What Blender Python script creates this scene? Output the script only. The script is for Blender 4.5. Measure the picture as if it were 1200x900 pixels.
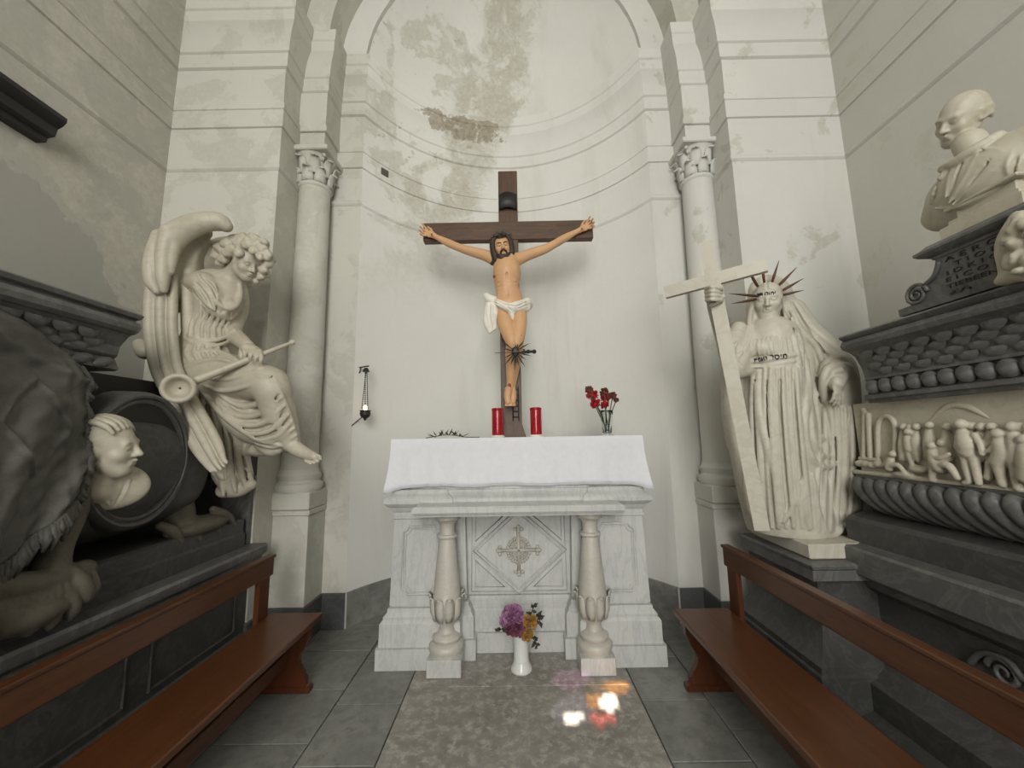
import bpy, bmesh, math, random
import numpy as np
from mathutils import Vector, Matrix
PI = math.pi
for o in list(bpy.data.objects): bpy.data.objects.remove(o)
scene = bpy.context.scene
COL = scene.collection
random.seed(7); rng = np.random.default_rng(7)

# ------------------------------------------------------------------ camera
FPX = 455.0; EYE = 1.45
WAX = np.array([[0.99983882, 0.01745225, -0.00421423],
                [0.00653289, -0.13501314, 0.99082227],
                [-0.0167231, 0.9906901, 0.1351054]])   # world axes in camera (right, up, forward)
cam_d = bpy.data.cameras.new('camera'); cam = bpy.data.objects.new('camera', cam_d); COL.objects.link(cam)
cam_d.sensor_width = 36; cam_d.lens = 36*FPX/1200; cam_d.clip_start = 0.02
R_, U_, F_ = WAX[:, 0], WAX[:, 1], WAX[:, 2]
cam.matrix_world = Matrix(((R_[0], U_[0], -F_[0], 0), (R_[1], U_[1], -F_[1], 0), (R_[2], U_[2], -F_[2], EYE), (0, 0, 0, 1)))
scene.camera = cam
def V(px, py, dep):
    """photograph pixel and depth along the view -> world point"""
    d = WAX @ np.array([(px-600)/FPX, (450-py)/FPX, 1.0])
    p = d*dep; p[2] += EYE; return p
def VY(px, py, Y):
    d = WAX @ np.array([(px-600)/FPX, (450-py)/FPX, 1.0])
    p = d*(Y/d[1]); p[2] += EYE; return p
def VX(px, py, X):
    d = WAX @ np.array([(px-600)/FPX, (450-py)/FPX, 1.0])
    p = d*(X/d[0]); p[2] += EYE; return p

# ------------------------------------------------------------------ light
scene.view_settings.view_transform = 'Standard'; scene.view_settings.look = 'None'
scene.view_settings.gamma = 1.0; scene.view_settings.use_curve_mapping = False
scene.view_settings.exposure = 0.0
world = bpy.data.worlds.new('sky'); scene.world = world; world.use_nodes = True
wn = world.node_tree; bgn = wn.nodes['Background']
sky = wn.nodes.new('ShaderNodeTexSky'); sky.sky_type = 'NISHITA'; sky.sun_disc = False
sky.sun_elevation = math.radians(34); sky.sun_rotation = math.radians(180)
wn.links.new(sky.outputs[0], bgn.inputs[0]); bgn.inputs[1].default_value = 0.2
def area(name, loc, target, sx, sy, power, color):
    l = bpy.data.lights.new(name, 'AREA'); l.shape = 'RECTANGLE'; l.size = sx; l.size_y = sy
    l.energy = power; l.color = color
    o = bpy.data.objects.new(name, l); COL.objects.link(o); o.location = loc
    o.rotation_euler = (Vector(target)-Vector(loc)).to_track_quat('-Z', 'Y').to_euler()
    return o
area('daylight_door', (-0.1, -4.3, 2.6), (-0.1, 3, 3.0), 2.0, 3.4, 250, (1.0, 0.99, 0.95))
area('daylight_lunette', (-0.04, -4.3, 4.8), (-0.04, 3.4, 3.0), 3.2, 1.6, 150, (0.97, 0.98, 0.93))
SUN_DIR = Vector((0.47, 6.7, -4.55)).normalized()
sl = bpy.data.lights.new('sun', 'SUN'); sl.energy = 60; sl.angle = math.radians(0.22); sl.color = (1.0, 0.95, 0.86)
so = bpy.data.objects.new('sun', sl); COL.objects.link(so); so.location = (-0.5, -9, 9)
so.rotation_euler = SUN_DIR.to_track_quat('-Z', 'Y').to_euler()

# ------------------------------------------------------------------ helpers
def link(o, parent=None, world_space=False):
    COL.objects.link(o)
    if parent is not None:
        o.parent = parent
        if world_space: o.matrix_parent_inverse = Matrix.Translation(-Vector(parent.location)) if parent.parent is None else parent_inv(parent)
    return o
def parent_inv(p):
    m = Matrix.Identity(4); q = p
    chain = []
    while q is not None: chain.append(q); q = q.parent
    for q in reversed(chain):
        m = m @ q.matrix_parent_inverse @ q.matrix_basis
    return m.inverted()
def tag(o, label=None, cat=None, group=None, kind=None):
    if label: o['label'] = label
    if cat: o['category'] = cat
    if group: o['group'] = group
    if kind: o['kind'] = kind
    return o
def thing(name, loc, label, cat, group=None):
    o = bpy.data.objects.new(name, None); o.empty_display_size = 0.05; o.location = loc
    COL.objects.link(o); return tag(o, label, cat, group)
def obj(name, bm, mat, parent=None, smooth=False, ws=True, angle=None):
    """bmesh -> one mesh object; ws: vertices are in world space"""
    bmesh.ops.recalc_face_normals(bm, faces=bm.faces)
    me = bpy.data.meshes.new(name); bm.to_mesh(me); bm.free()
    return mobj(name, me, mat, parent, smooth, ws, angle)
def mobj(name, me, mat, parent=None, smooth=False, ws=True, angle=None):
    if mat: me.materials.append(mat)
    if smooth or angle:
        me.polygons.foreach_set('use_smooth', [True]*len(me.polygons))
        if angle: me.set_sharp_from_angle(angle=math.radians(angle))
    o = bpy.data.objects.new(name, me)
    return link(o, parent, ws and parent is not None)
def B(): return bmesh.new()
def box(bm, x0, x1, y0, y1, z0, z1, bev=0.0, seg=1):
    b2 = bmesh.new() if bev else bm
    vs = [b2.verts.new((x, y, z)) for x in (x0, x1) for y in (y0, y1) for z in (z0, z1)]
    for f in ((0,1,3,2),(4,6,7,5),(0,4,5,1),(2,3,7,6),(0,2,6,4),(1,5,7,3)): b2.faces.new([vs[i] for i in f])
    if bev:
        bmesh.ops.bevel(b2, geom=b2.edges[:], offset=bev, segments=seg, affect='EDGES', profile=0.5)
        merge(bm, b2)
    return bm
def merge(bm, b2):
    mp = {v: bm.verts.new(v.co) for v in b2.verts}
    for f in b2.faces:
        try: bm.faces.new([mp[v] for v in f.verts])
        except ValueError: pass
    b2.free()
def prism(bm, pts, a0, a1, axis='y'):
    """extrude a 2D polygon along an axis. axis y: pts=(x,z); axis x: pts=(y,z); axis z: pts=(x,y)"""
    def mk(p, a):
        return {'y': (p[0], a, p[1]), 'x': (a, p[0], p[1]), 'z': (p[0], p[1], a)}[axis]
    A = [bm.verts.new(mk(p, a0)) for p in pts]; C = [bm.verts.new(mk(p, a1)) for p in pts]
    n = len(pts)
    for i in range(n): bm.faces.new((A[i], A[(i+1) % n], C[(i+1) % n], C[i]))
    bm.faces.new(A); bm.faces.new(C[::-1]); return bm
def lathe(bm, prof, c=(0,0,0), n=24, a0=0, a1=2*PI, caps=True, sx=1, sy=1):
    """prof: (r,z) list"""
    full = abs(a1-a0-2*PI) < 1e-6
    m = n if full else n+1
    rings = []
    for r, z in prof:
        rings.append([bm.verts.new((c[0]+sx*r*math.cos(a0+(a1-a0)*i/n), c[1]+sy*r*math.sin(a0+(a1-a0)*i/n), c[2]+z)) for i in range(m)])
    for j in range(len(rings)-1):
        for i in range(n):
            k = (i+1) % m
            bm.faces.new((rings[j][i], rings[j][k], rings[j+1][k], rings[j+1][i]))
    if caps and full:
        if prof[0][0] > 1e-4: bm.faces.new(rings[0][::-1])
        if prof[-1][0] > 1e-4: bm.faces.new(rings[-1])
    return bm
def tube(bm, pts, rad, n=8, closed=False, flat=None):
    """tube along a polyline; rad number or list"""
    P = [Vector(p) for p in pts]; N = len(P)
    rr = rad if isinstance(rad, (list, tuple)) else [rad]*N
    up = None; rings = []
    for i in range(N):
        if closed: t = (P[(i+1) % N]-P[i-1])
        else: t = P[min(i+1, N-1)]-P[max(i-1, 0)]
        t.normalize()
        if up is None:
            up = Vector((0,0,1)) if abs(t.z) < 0.9 else Vector((1,0,0))
        u = (up - t*up.dot(t))
        if u.length < 1e-6: u = t.orthogonal()
        u.normalize(); w = t.cross(u); up = u
        rings.append([bm.verts.new(P[i]+rr[i]*(math.cos(2*PI*k/n)*u*(flat or 1)+math.sin(2*PI*k/n)*w)) for k in range(n)])
    m = N if closed else N-1
    for i in range(m):
        a, b = rings[i], rings[(i+1) % N]
        for k in range(n): bm.faces.new((a[k], a[(k+1) % n], b[(k+1) % n], b[k]))
    if not closed:
        bm.faces.new(rings[0][::-1]); bm.faces.new(rings[-1])
    return bm
def sphere(bm, c, r, seg=10, rings=7, s=(1,1,1), rot=None):
    b2 = bmesh.new(); bmesh.ops.create_uvsphere(b2, u_segments=seg, v_segments=rings, radius=r)
    M = Matrix.Translation(Vector(c)) @ (rot.to_4x4() if rot else Matrix.Identity(4)) @ Matrix.Diagonal((s[0], s[1], s[2], 1))
    bmesh.ops.transform(b2, matrix=M, verts=b2.verts); merge(bm, b2); return bm
def strip_sweep(bm, path, prof, closed=False):
    """sweep (offset, z) profile along a plan polyline path [(x,y)...], offset to the LEFT of the direction; mitred"""
    n = len(path); rows = []
    for i in range(n):
        p = Vector(path[i])
        if closed or 0 < i < n-1:
            d0 = (p-Vector(path[i-1])).normalized(); d1 = (Vector(path[(i+1) % n])-p).normalized()
        elif i == 0: d0 = d1 = (Vector(path[1])-p).normalized()
        else: d0 = d1 = (p-Vector(path[i-1])).normalized()
        n0 = Vector((-d0.y, d0.x)); n1 = Vector((-d1.y, d1.x)); m = n0+n1
        if m.length < 1e-6: m = n0
        m.normalize(); s = 1/max(0.3, m.dot(n0))
        rows.append([bm.verts.new((p.x+m.x*s*o, p.y+m.y*s*o, z)) for o, z in prof])
    for i in range(n if closed else n-1):
        a, b = rows[i], rows[(i+1) % n]
        for j in range(len(prof)-1): bm.faces.new((a[j], b[j], b[j+1], a[j+1]))
    return rows
def cr(pts, n=6):
    """catmull-rom through points of any dimension"""
    P = [np.array(p, float) for p in pts]
    if len(P) < 3: return [P[0]+(P[-1]-P[0])*t for t in np.linspace(0, 1, n+1)]
    P = [2*P[0]-P[1]]+P+[2*P[-1]-P[-2]]
    out = []
    for i in range(1, len(P)-2):
        for t in np.linspace(0, 1, n, endpoint=False):
            a, b, c, d = P[i-1:i+3]
            out.append(0.5*(2*b+(c-a)*t+(2*a-5*b+4*c-d)*t*t+(3*b-a-3*c+d)*t**3))
    out.append(P[-2]); return out
def copy_tree(o, parent=None):
    c = o.copy(); COL.objects.link(c); c.parent = parent
    for ch in list(o.children): copy_tree(ch, c)
    return c

# ------------------------------------------------------------------ materials
class NT:
    def __init__(s, name):
        s.m = bpy.data.materials.new(name); s.m.use_nodes = True
        s.t = s.m.node_tree; s.b = s.t.nodes['Principled BSDF']
        s.co = s.t.nodes.new('ShaderNodeTexCoord').outputs['Object']
    def n(s, typ, **k):
        nd = s.t.nodes.new(typ)
        for a, v in k.items(): setattr(nd, a, v)
        return nd
    def l(s, a, b): s.t.links.new(a, b)
    def noise(s, scale, detail=6, rough=0.6, dist=0.0, vec=None, out='Fac'):
        nd = s.n('ShaderNodeTexNoise'); nd.inputs['Scale'].default_value = scale; nd.inputs['Detail'].default_value = detail
        nd.inputs['Roughness'].default_value = rough; nd.inputs['Distortion'].default_value = dist
        s.l(vec or s.co, nd.inputs['Vector']); return nd.outputs[out]
    def ramp(s, fac, stops, interp='LINEAR'):
        nd = s.n('ShaderNodeValToRGB'); nd.color_ramp.interpolation = interp; e = nd.color_ramp.elements
        while len(e) > 1: e.remove(e[-1])
        e[0].position, c = stops[0]; e[0].color = tuple(c)+(1,) if not isinstance(c, (int, float)) else (c, c, c, 1)
        for p, c in stops[1:]:
            x = e.new(p); x.color = tuple(c)+(1,) if not isinstance(c, (int, float)) else (c, c, c, 1)
        s.l(fac, nd.inputs[0]); return nd.outputs[0]
    def mix(s, fac, a, b, mode='MIX'):
        nd = s.n('ShaderNodeMix', data_type='RGBA', blend_type=mode)
        for i, v in ((0, fac), (6, a), (7, b)):
            if hasattr(v, 'links') or hasattr(v, 'is_linked'): s.l(v, nd.inputs[i])
            elif isinstance(v, (tuple, list)): nd.inputs[i].default_value = tuple(v)+(1,)
            else: nd.inputs[i].default_value = v
        return nd.outputs[2]
    def math(s, op, a, b=0.0, clamp=False):
        nd = s.n('ShaderNodeMath', operation=op, use_clamp=clamp)
        for i, v in ((0, a), (1, b)):
            if hasattr(v, 'is_linked'): s.l(v, nd.inputs[i])
            else: nd.inputs[i].default_value = v
        return nd.outputs[0]
    def xyz(s):
        nd = s.n('ShaderNodeSeparateXYZ'); s.l(s.co, nd.inputs[0]); return nd.outputs
    def scaled(s, sc, rot=(0,0,0)):
        nd = s.n('ShaderNodeMapping'); nd.inputs['Scale'].default_value = sc; nd.inputs['Rotation'].default_value = rot
        s.l(s.co, nd.inputs[0]); return nd.outputs[0]
    def bump(s, h, strength=0.3, dist=0.01):
        nd = s.n('ShaderNodeBump'); nd.inputs['Strength'].default_value = strength; nd.inputs['Distance'].default_value = dist
        s.l(h, nd.inputs['Height']); s.l(nd.outputs[0], s.b.inputs['Normal'])
    def done(s, col, rough=0.7, **k):
        if hasattr(col, 'is_linked'): s.l(col, s.b.inputs['Base Color'])
        else: s.b.inputs['Base Color'].default_value = tuple(col)+(1,)
        if hasattr(rough, 'is_linked'): s.l(rough, s.b.inputs['Roughness'])
        else: s.b.inputs['Roughness'].default_value = rough
        for a, v in k.items(): s.b.inputs[a.replace('_', ' ')].default_value = v
        return s.m
def plain(name, col, rough=0.6, var=0.12, scale=14, bump=0.0, **k):
    t = NT(name); f = t.noise(scale, 5)
    d = tuple(max(0, c*(1-var)) for c in col); e = tuple(min(1, c*(1+var)) for c in col)
    if bump: t.bump(t.noise(scale*4, 4), bump, 0.004)
    return t.done(t.ramp(f, [(0.3, d), (0.7, e)]), rough, **k)
def plaster(name, base, old, dirt, amount, extra=None, alpha=0.6, ms=2.6, post=None):
    """painted plaster with peeled patches; amount 0..1 of patch cover"""
    t = NT(name)
    wide = t.noise(0.9, 4, 0.55); mid = t.noise(ms, 8, 0.62, 0.4); fine = t.noise(22, 6, 0.7)
    col = t.mix(t.ramp(wide, [(0.35, 0), (0.7, 1)]), base, tuple(c*0.93 for c in base))
    col = t.mix(t.math('MULTIPLY', t.ramp(fine, [(0.45, 0), (0.75, 1)]), 0.25), col, tuple(c*0.86 for c in base))
    mask = t.ramp(mid, [(0.60-amount*0.35, 0), (0.625-amount*0.35, 1)])
    if extra: mask = extra(t, mask, mid)
    mask = t.math('MULTIPLY', mask, alpha)
    oc = t.mix(t.ramp(fine, [(0.35, 0), (0.65, 1)]), old, dirt)
    oc = t.mix(t.ramp(t.noise(5.5, 6, 0.65, 0.3), [(0.52, 0), (0.6, 1)]), oc, tuple(0.5*(a+b) for a, b in zip(base, old)))
    col = t.mix(mask, col, oc)
    st = t.noise(1.0, 6, 0.6, 0.2, t.scaled((3.2, 3.2, 0.5)))
    col = t.mix(t.math('MULTIPLY', t.ramp(st, [(0.55, 0), (0.8, 1)]), 0.3), col, dirt)
    if post: col = post(t, col, mid, fine)
    h = t.math('ADD', t.math('MULTIPLY', mask, -0.6), t.math('MULTIPLY', fine, 0.35))
    t.bump(h, 0.35, 0.006)
    return t.done(col, 0.85)
def marble(name, a, b, vein, scale=3.0, rough=0.35, vw=0.5, bump=0.0, streak=False):
    t = NT(name)
    w = t.noise(scale, 9, 0.62, 0.5, t.scaled((2.2, 1, .55), (0, .75, 0))) if streak else t.noise(scale, 9, 0.62, 1.6); cl = t.noise(scale*0.35, 4, 0.5); f = t.noise(scale*9, 5, 0.6)
    col = t.mix(t.ramp(cl, [(0.3, 0), (0.7, 1)]), a, b)
    v = t.ramp(w, [(0.46, 0), (0.495, 1), (0.51, 1), (0.55, 0)])
    col = t.mix(t.math('MULTIPLY', v, vw), col, vein)
    col = t.mix(t.math('MULTIPLY', t.ramp(f, [(0.4, 0), (0.7, 1)]), 0.15), col, vein)
    if bump: t.bump(f, bump, 0.003)
    return t.done(col, rough)
WH = (0.71, 0.70, 0.655)
def niche_extra(t, mask, mid):
    # the flaked half of the niche: left of centre, drifting right up in the dome; free edges from noise
    x, y, z = t.xyz()
    e = t.math('MULTIPLY', t.math('SUBTRACT', mid, 0.5), 2.4)
    edge = t.math('ADD', t.math('ADD', x, e), t.math('MULTIPLY', t.math('SUBTRACT', z, 4.9), -0.35))
    left = t.ramp(edge, [(0.0, 1), (0.06, 0)])          # 1 on the left
    band = t.math('SUBTRACT', 1.0, t.ramp(t.math('ABSOLUTE', t.math('ADD', edge, 0.38)), [(0.16, 0), (0.34, 1)]))
    high = t.ramp(t.math('MULTIPLY', t.math('SUBTRACT', z, 2.6), 0.4), [(0.0, 0), (0.5, 1)])
    m = t.math('MULTIPLY', t.math('MAXIMUM', t.math('MULTIPLY', t.math('MULTIPLY', mask, left), 0.55), t.math('MULTIPLY', band, 0.8)), high)
    return m
def cornice_damage(t, col, mid, fine):
    # brown flaked stucco along the left part of the niche cornice
    x, y, z = t.xyz(); n = t.noise(7, 7, 0.7, 0.4)
    zz = t.ramp(t.math('ABSOLUTE', t.math('SUBTRACT', z, 4.76)), [(0.08, 1), (0.20, 0)]); xx = t.ramp(t.math('ABSOLUTE', t.math('ADD', x, 0.48)), [(0.25, 1), (0.65, 0)])
    m = t.ramp(t.math('ADD', t.math('MULTIPLY', t.math('MULTIPLY', zz, xx), 0.38), n), [(0.80, 0), (0.83, 1)])
    col = t.mix(t.math('MULTIPLY', m, 0.75), col, t.mix(t.ramp(fine, [(0.4, 0), (0.6, 1)]), (0.34, 0.29, 0.21), (0.22, 0.175, 0.115)))
    m2 = t.ramp(t.math('ADD', t.math('MULTIPLY', t.ramp(x, [(0.0, 1), (0.05, 0)]), 0.1), t.noise(4.5, 8, 0.7)), [(0.73, 0), (0.745, 1)])
    return t.mix(t.math('MULTIPLY', t.math('MULTIPLY', m2, 0.6), t.ramp(t.math('MULTIPLY', z, 0.1), [(0.40, 0), (0.42, 1)])), col, (0.34, 0.29, 0.21))
def leftwall_extra(t, mask, mid):
    x, y, z = t.xyz()
    e = t.math('MULTIPLY', t.math('SUBTRACT', mid, 0.5), 0.9)
    # newer smooth coat below a ragged slanting edge
    a = t.math('ADD', t.math('ADD', z, t.math('MULTIPLY', y, 0.55)), e)
    return t.math('MULTIPLY', t.ramp(t.math('SUBTRACT', a, 3.45), [(0.47, 0), (0.485, 1)]), t.math('ADD', 0.6, t.math('MULTIPLY', mask, 0.4)))
M = {}
M['plaster'] = plaster('painted_plaster', (0.615, 0.605, 0.56), (0.46, 0.45, 0.38), (0.38, 0.36, 0.29), 0.02, None, 0.6)
M['plaster_pier'] = plaster('weathered_plaster', (0.54, 0.525, 0.47), (0.43, 0.41, 0.345), (0.36, 0.34, 0.28), 0.28, None, 0.42)
M['plaster_niche'] = plaster('flaking_plaster', WH, (0.50, 0.48, 0.40), (0.36, 0.32, 0.24), 0.30, niche_extra, 0.85, 1.7, cornice_damage)
M['plaster_left'] = plaster('patched_plaster', (0.36, 0.352, 0.312), (0.49, 0.47, 0.41), (0.41, 0.385, 0.32), 0.3, leftwall_extra, 0.95)
M['plaster_right'] = plaster('plain_plaster', (0.53, 0.52, 0.468), (0.50, 0.48, 0.42), (0.45, 0.43, 0.36), 0.02)
M['altar'] = marble('veined_white_marble', (0.56, 0.555, 0.53), (0.48, 0.48, 0.465), (0.33, 0.345, 0.34), 5.5, 0.35, 0.36, 0, True)
M['baluster'] = marble('cream_marble_turned', (0.53, 0.505, 0.45), (0.47, 0.445, 0.39), (0.40, 0.36, 0.29), 6, 0.4, 0.3)
M['statue'] = marble('aged_cream_marble', (0.47, 0.435, 0.35), (0.39, 0.355, 0.275), (0.30, 0.255, 0.18), 3.5, 0.5, 0.28, 0.12)
M['statue2'] = marble('pale_cream_marble', (0.54, 0.51, 0.43), (0.46, 0.43, 0.355), (0.33, 0.285, 0.21), 3.0, 0.5, 0.25, 0.12)
M['dark'] = marble('dark_grey_marble', (0.034, 0.034, 0.032), (0.055, 0.054, 0.051), (0.11, 0.11, 0.102), 5, 0.45, 0.3, 0.15)
M['dark2'] = marble('blue_grey_marble', (0.07, 0.07, 0.067), (0.105, 0.105, 0.099), (0.185, 0.183, 0.17), 4, 0.42, 0.4, 0.15)
M['brownstone'] = marble('brownish_carved_stone', (0.075, 0.067, 0.051), (0.11, 0.098, 0.074), (0.045, 0.04, 0.03), 8, 0.6, 0.3, 0.3)
M['baseb'] = marble('slate_skirting', (0.055, 0.057, 0.058), (0.085, 0.087, 0.088), (0.14, 0.14, 0.14), 7, 0.4, 0.25)
def floor_mat(name, a, b, c, sc):
    t = NT(name); n1 = t.noise(sc, 9, 0.68, 1.2); n2 = t.noise(sc*6, 6, 0.7); n3 = t.noise(0.9, 3)
    col = t.mix(t.ramp(n1, [(0.38, 0), (0.62, 1)]), a, b)
    n4 = t.noise(sc*4, 7, 0.75, 0.5)
    col = t.mix(t.math('MULTIPLY', t.math('MULTIPLY', t.ramp(n2, [(0.46, 0), (0.56, 1)]), t.ramp(n4, [(0.42, 0.15), (0.6, 1)])), 0.75), col, c)
    t.bump(n2, 0.12, 0.002)
    return t.done(col, t.math('ADD', t.math('MULTIPLY', n2, 0.25), 0.28))
M['floor'] = floor_mat('grey_floor_marble', (0.165, 0.163, 0.148), (0.25, 0.247, 0.225), (0.13, 0.127, 0.115), 2.0)
M['slab'] = floor_mat('worn_breccia_slab', (0.20, 0.185, 0.16), (0.285, 0.262, 0.232), (0.47, 0.44, 0.40), 3.5)
M['joint'] = plain('dark_joint', (0.12, 0.115, 0.10), 0.9)
def wood(name, a, b, sc=(14, 1.2, 14), rough=0.32):
    t = NT(name); v = t.scaled(sc); n = t.noise(3, 8, 0.6, 0.8, v); g = t.noise(16, 4, 0.6, 0.2, v)
    col = t.mix(t.ramp(n, [(0.3, 0), (0.72, 1)]), a, b)
    col = t.mix(t.math('MULTIPLY', t.ramp(g, [(0.5, 0), (0.7, 1)]), 0.3), col, tuple(c*0.5 for c in a))
    t.bump(g, 0.06, 0.002)
    return t.done(col, rough)
M['bench'] = wood('varnished_chestnut_wood', (0.062, 0.021, 0.007), (0.105, 0.036, 0.011))
M['bench_end'] = wood('varnished_chestnut_wood_upright', (0.06, 0.017, 0.006), (0.10, 0.029, 0.009), (14, 14, 1.2))
M['cross'] = wood('dark_walnut', (0.045, 0.022, 0.010), (0.115, 0.055, 0.022), (12, 12, 1.5), 0.5)
M['cross_h'] = wood('dark_walnut_lengthwise', (0.045, 0.022, 0.010), (0.11, 0.052, 0.022), (1.5, 12, 12), 0.5)
M['skin'] = plain('painted_flesh', (0.58, 0.335, 0.175), 0.5, 0.07, 9)
M['hairb'] = plain('painted_brown_hair', (0.035, 0.022, 0.014), 0.6, 0.3, 30)
M['blood'] = plain('painted_red_wound', (0.25, 0.02, 0.012), 0.5)
M['lincloth'] = plain('white_painted_loincloth', (0.72, 0.68, 0.60), 0.6, 0.08, 12)
M['linen'] = plain('white_linen', (0.68, 0.68, 0.715), 0.8, 0.03, 30, 0.1)
M['iron'] = plain('black_iron', (0.016, 0.015, 0.014), 0.5, 0.3)
M['bronze'] = plain('dark_rusty_bronze', (0.095, 0.040, 0.024), 0.5, 0.3, 20)
M['paint'] = plain('black_lettering', (0.02, 0.018, 0.014), 0.6)
M['ceramic'] = plain('white_porcelain', (0.66, 0.66, 0.63), 0.2, 0.03)
M['black'] = plain('black_stone_and_shade', (0.012, 0.012, 0.012), 0.5, 0.2)
def glassy(name, col, rough=0.05, trans=1.0, mixt=0.0):
    t = NT(name); return t.done(col, rough, Transmission_Weight=trans, IOR=1.35)
M['redglass'] = plain('red_votive_plastic', (0.30, 0.006, 0.011), 0.15, 0.1)
M['glass'] = glassy('clear_glass', (0.92, 0.95, 0.94))
M['wax'] = plain('white_wax', (0.75, 0.72, 0.66), 0.5)
M['gold'] = plain('brass_gold', (0.55, 0.36, 0.10), 0.35, 0.1, Metallic=0.8)
M['leafdark'] = plain('dry_dark_leaf', (0.035, 0.030, 0.016), 0.7, 0.4)
M['leafgreen'] = plain('dull_green_leaf', (0.045, 0.055, 0.025), 0.7, 0.3)
M['stem'] = plain('green_stem', (0.07, 0.085, 0.04), 0.6, 0.2)
M['carn'] = plain('red_carnation', (0.36, 0.010, 0.016), 0.7, 0.35, 60)
M['dried'] = plain('faded_red_carnation', (0.16, 0.055, 0.030), 0.8, 0.35, 60)
M['purple'] = plain('purple_chrysanthemum', (0.36, 0.16, 0.29), 0.7, 0.4, 60)
M['plum'] = plain('plum_petal', (0.17, 0.05, 0.09), 0.7, 0.3, 60)
M['yellow'] = plain('golden_flower', (0.34, 0.18, 0.04), 0.7, 0.35, 60)

# ================================================================== the room
AX = -0.04; WU = 2.62; PU = 1.75; JU = 1.30; PY = 2.74; JY = 3.22; BY = -4.5; NS = 0.75; ZI = 4.92
NR = (JU*JU+NS*NS)/(2*NS); NC = JY+NS-NR; NA = math.asin(JU/NR)
arc = [(AX+NR*math.sin(NA*(1-2*i/40)), NC+NR*math.cos(NA*(1-2*i/40))) for i in range(41)]
path = [(AX+WU, BY-.21), (AX+WU, PY), (AX+PU, PY), (AX+PU, JY)]+arc+[(AX-PU, JY), (AX-PU, PY), (AX-WU, PY), (AX-WU, BY-.21)]
wprof = [(0,0), (0,3.52), (.006,3.525), (.016,3.54), (.016,3.56), (.006,3.575), (.008,3.88), (.022,3.885), (.022,4.03), (.03,4.035), (.03,4.08),
         (.010,4.09), (.010,4.40), (.03,4.41), (.036,4.46), (.036,4.52), (.05,4.53), (.055,4.60), (.075,4.67), (.11,4.72), (.118,4.73),
         (.118,4.82), (.13,4.83), (.14,4.90), (.14,ZI), (0,ZI+.02)]
# niche: extra thin lines
def seg_objs(path, prof, groups):
    rows = []
    tmp = bmesh.new(); r = strip_sweep(tmp, path, prof)
    co = [[v.co.copy() for v in row] for row in r]; tmp.free()
    for name, i0, i1, mat in groups:
        bm = B(); vv = [[bm.verts.new(c) for c in co[i]] for i in range(i0, i1+1)]
        for a, b in zip(vv[:-1], vv[1:]):
            for j in range(len(prof)-1): bm.faces.new((a[j], b[j], b[j+1], a[j+1]))
        o = obj(name, bm, mat, angle=20); tag(o, kind='structure')
n = len(path)
seg_objs(path, wprof, [('wall_right', 0, 1, M['plaster_right']), ('wall_pier_right', 1, 4, M['plaster']),
    ('wall_apse', 4, n-5, M['plaster_niche']), ('wall_pier_left', n-5, n-2, M['plaster_pier']), ('wall_left', n-2, n-1, M['plaster_left'])])
# skirting of dark slate: piers, jambs, niche
def skirting(name, i0, i1, mat=None):
    bm = B(); strip_sweep(bm, path[i0:i1+1], [(0, .265), (.012, .262), (.014, .245), (.016, 0)]); tag(obj(name, bm, mat or M['baseb'], angle=30), kind='structure')
skirting('baseboard_right', 1, 4); skirting('baseboard_apse', 4, n-5, M['floor']); skirting('baseboard_left', n-5, n-2)
# arches, vault (revolved about the axis of the chapel)
def rev(name, prof, mat, nseg=48):
    bm = B(); rows = []
    for y, r in prof:
        rows.append([bm.verts.new((AX+r*math.cos(PI*i/nseg), y, ZI+r*math.sin(PI*i/nseg))) for i in range(nseg+1)])
    for a, b in zip(rows[:-1], rows[1:]):
        for i in range(nseg): bm.faces.new((a[i], a[i+1], b[i+1], b[i]))
    return tag(obj(name, bm, mat, angle=30), kind='structure')
rev('trim_1', [(JY+.12, 1.30), (JY-.02, 1.30), (JY-.02, 1.53), (JY, 1.53)], M['plaster'])
rev('trim_2', [(JY, 1.53), (2.96, 1.53), (2.96, 1.76), (PY, 1.76)], M['plaster_pier'])
rev('wall_end', [(PY, 1.76), (PY, 2.62)], M['plaster_pier'])
rev('ceiling', [(PY, 2.62), (BY-.21, 2.62)], M['plaster'])
bm = B(); rows = []
for j in range(13):
    th = j/12*PI/2; c = math.cos(th)
    rows.append([bm.verts.new((AX+(x-AX)*c, JY+(y-JY)*c+.02, ZI+JU*math.sin(th))) for x, y in arc])
for a, b in zip(rows[:-1], rows[1:]):
    for i in range(40):
        try: bm.faces.new((a[i], a[i+1], b[i+1], b[i]))
        except ValueError: pass
bmesh.ops.remove_doubles(bm, verts=bm.verts, dist=1e-5)
tag(obj('ceiling_apse', bm, M['plaster_niche'], smooth=True), kind='structure')
# dark brown block, its colour standing for the shade in a small square hole
hd = WAX @ np.array([(450-600)/FPX, (450-203)/FPX, 1.0])
for q in np.linspace(3, 4.6, 400):
    hp = hd*(q/hd[1])
    if (hp[0]-AX)**2+(hp[1]-NC)**2 >= (NR-.012)**2: break
ha = math.atan2(hp[0]-AX, hp[1]-NC); bm = B(); box(bm, -.04, .04, -.02, .03, -.035, .035, .004)
bmesh.ops.transform(bm, matrix=Matrix.Translation((hp[0], hp[1], hp[2]+EYE)) @ Matrix.Rotation(-ha, 4, 'Z'), verts=bm.verts)
tag(obj('trim_3', bm, M['brownstone']), kind='structure')
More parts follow.
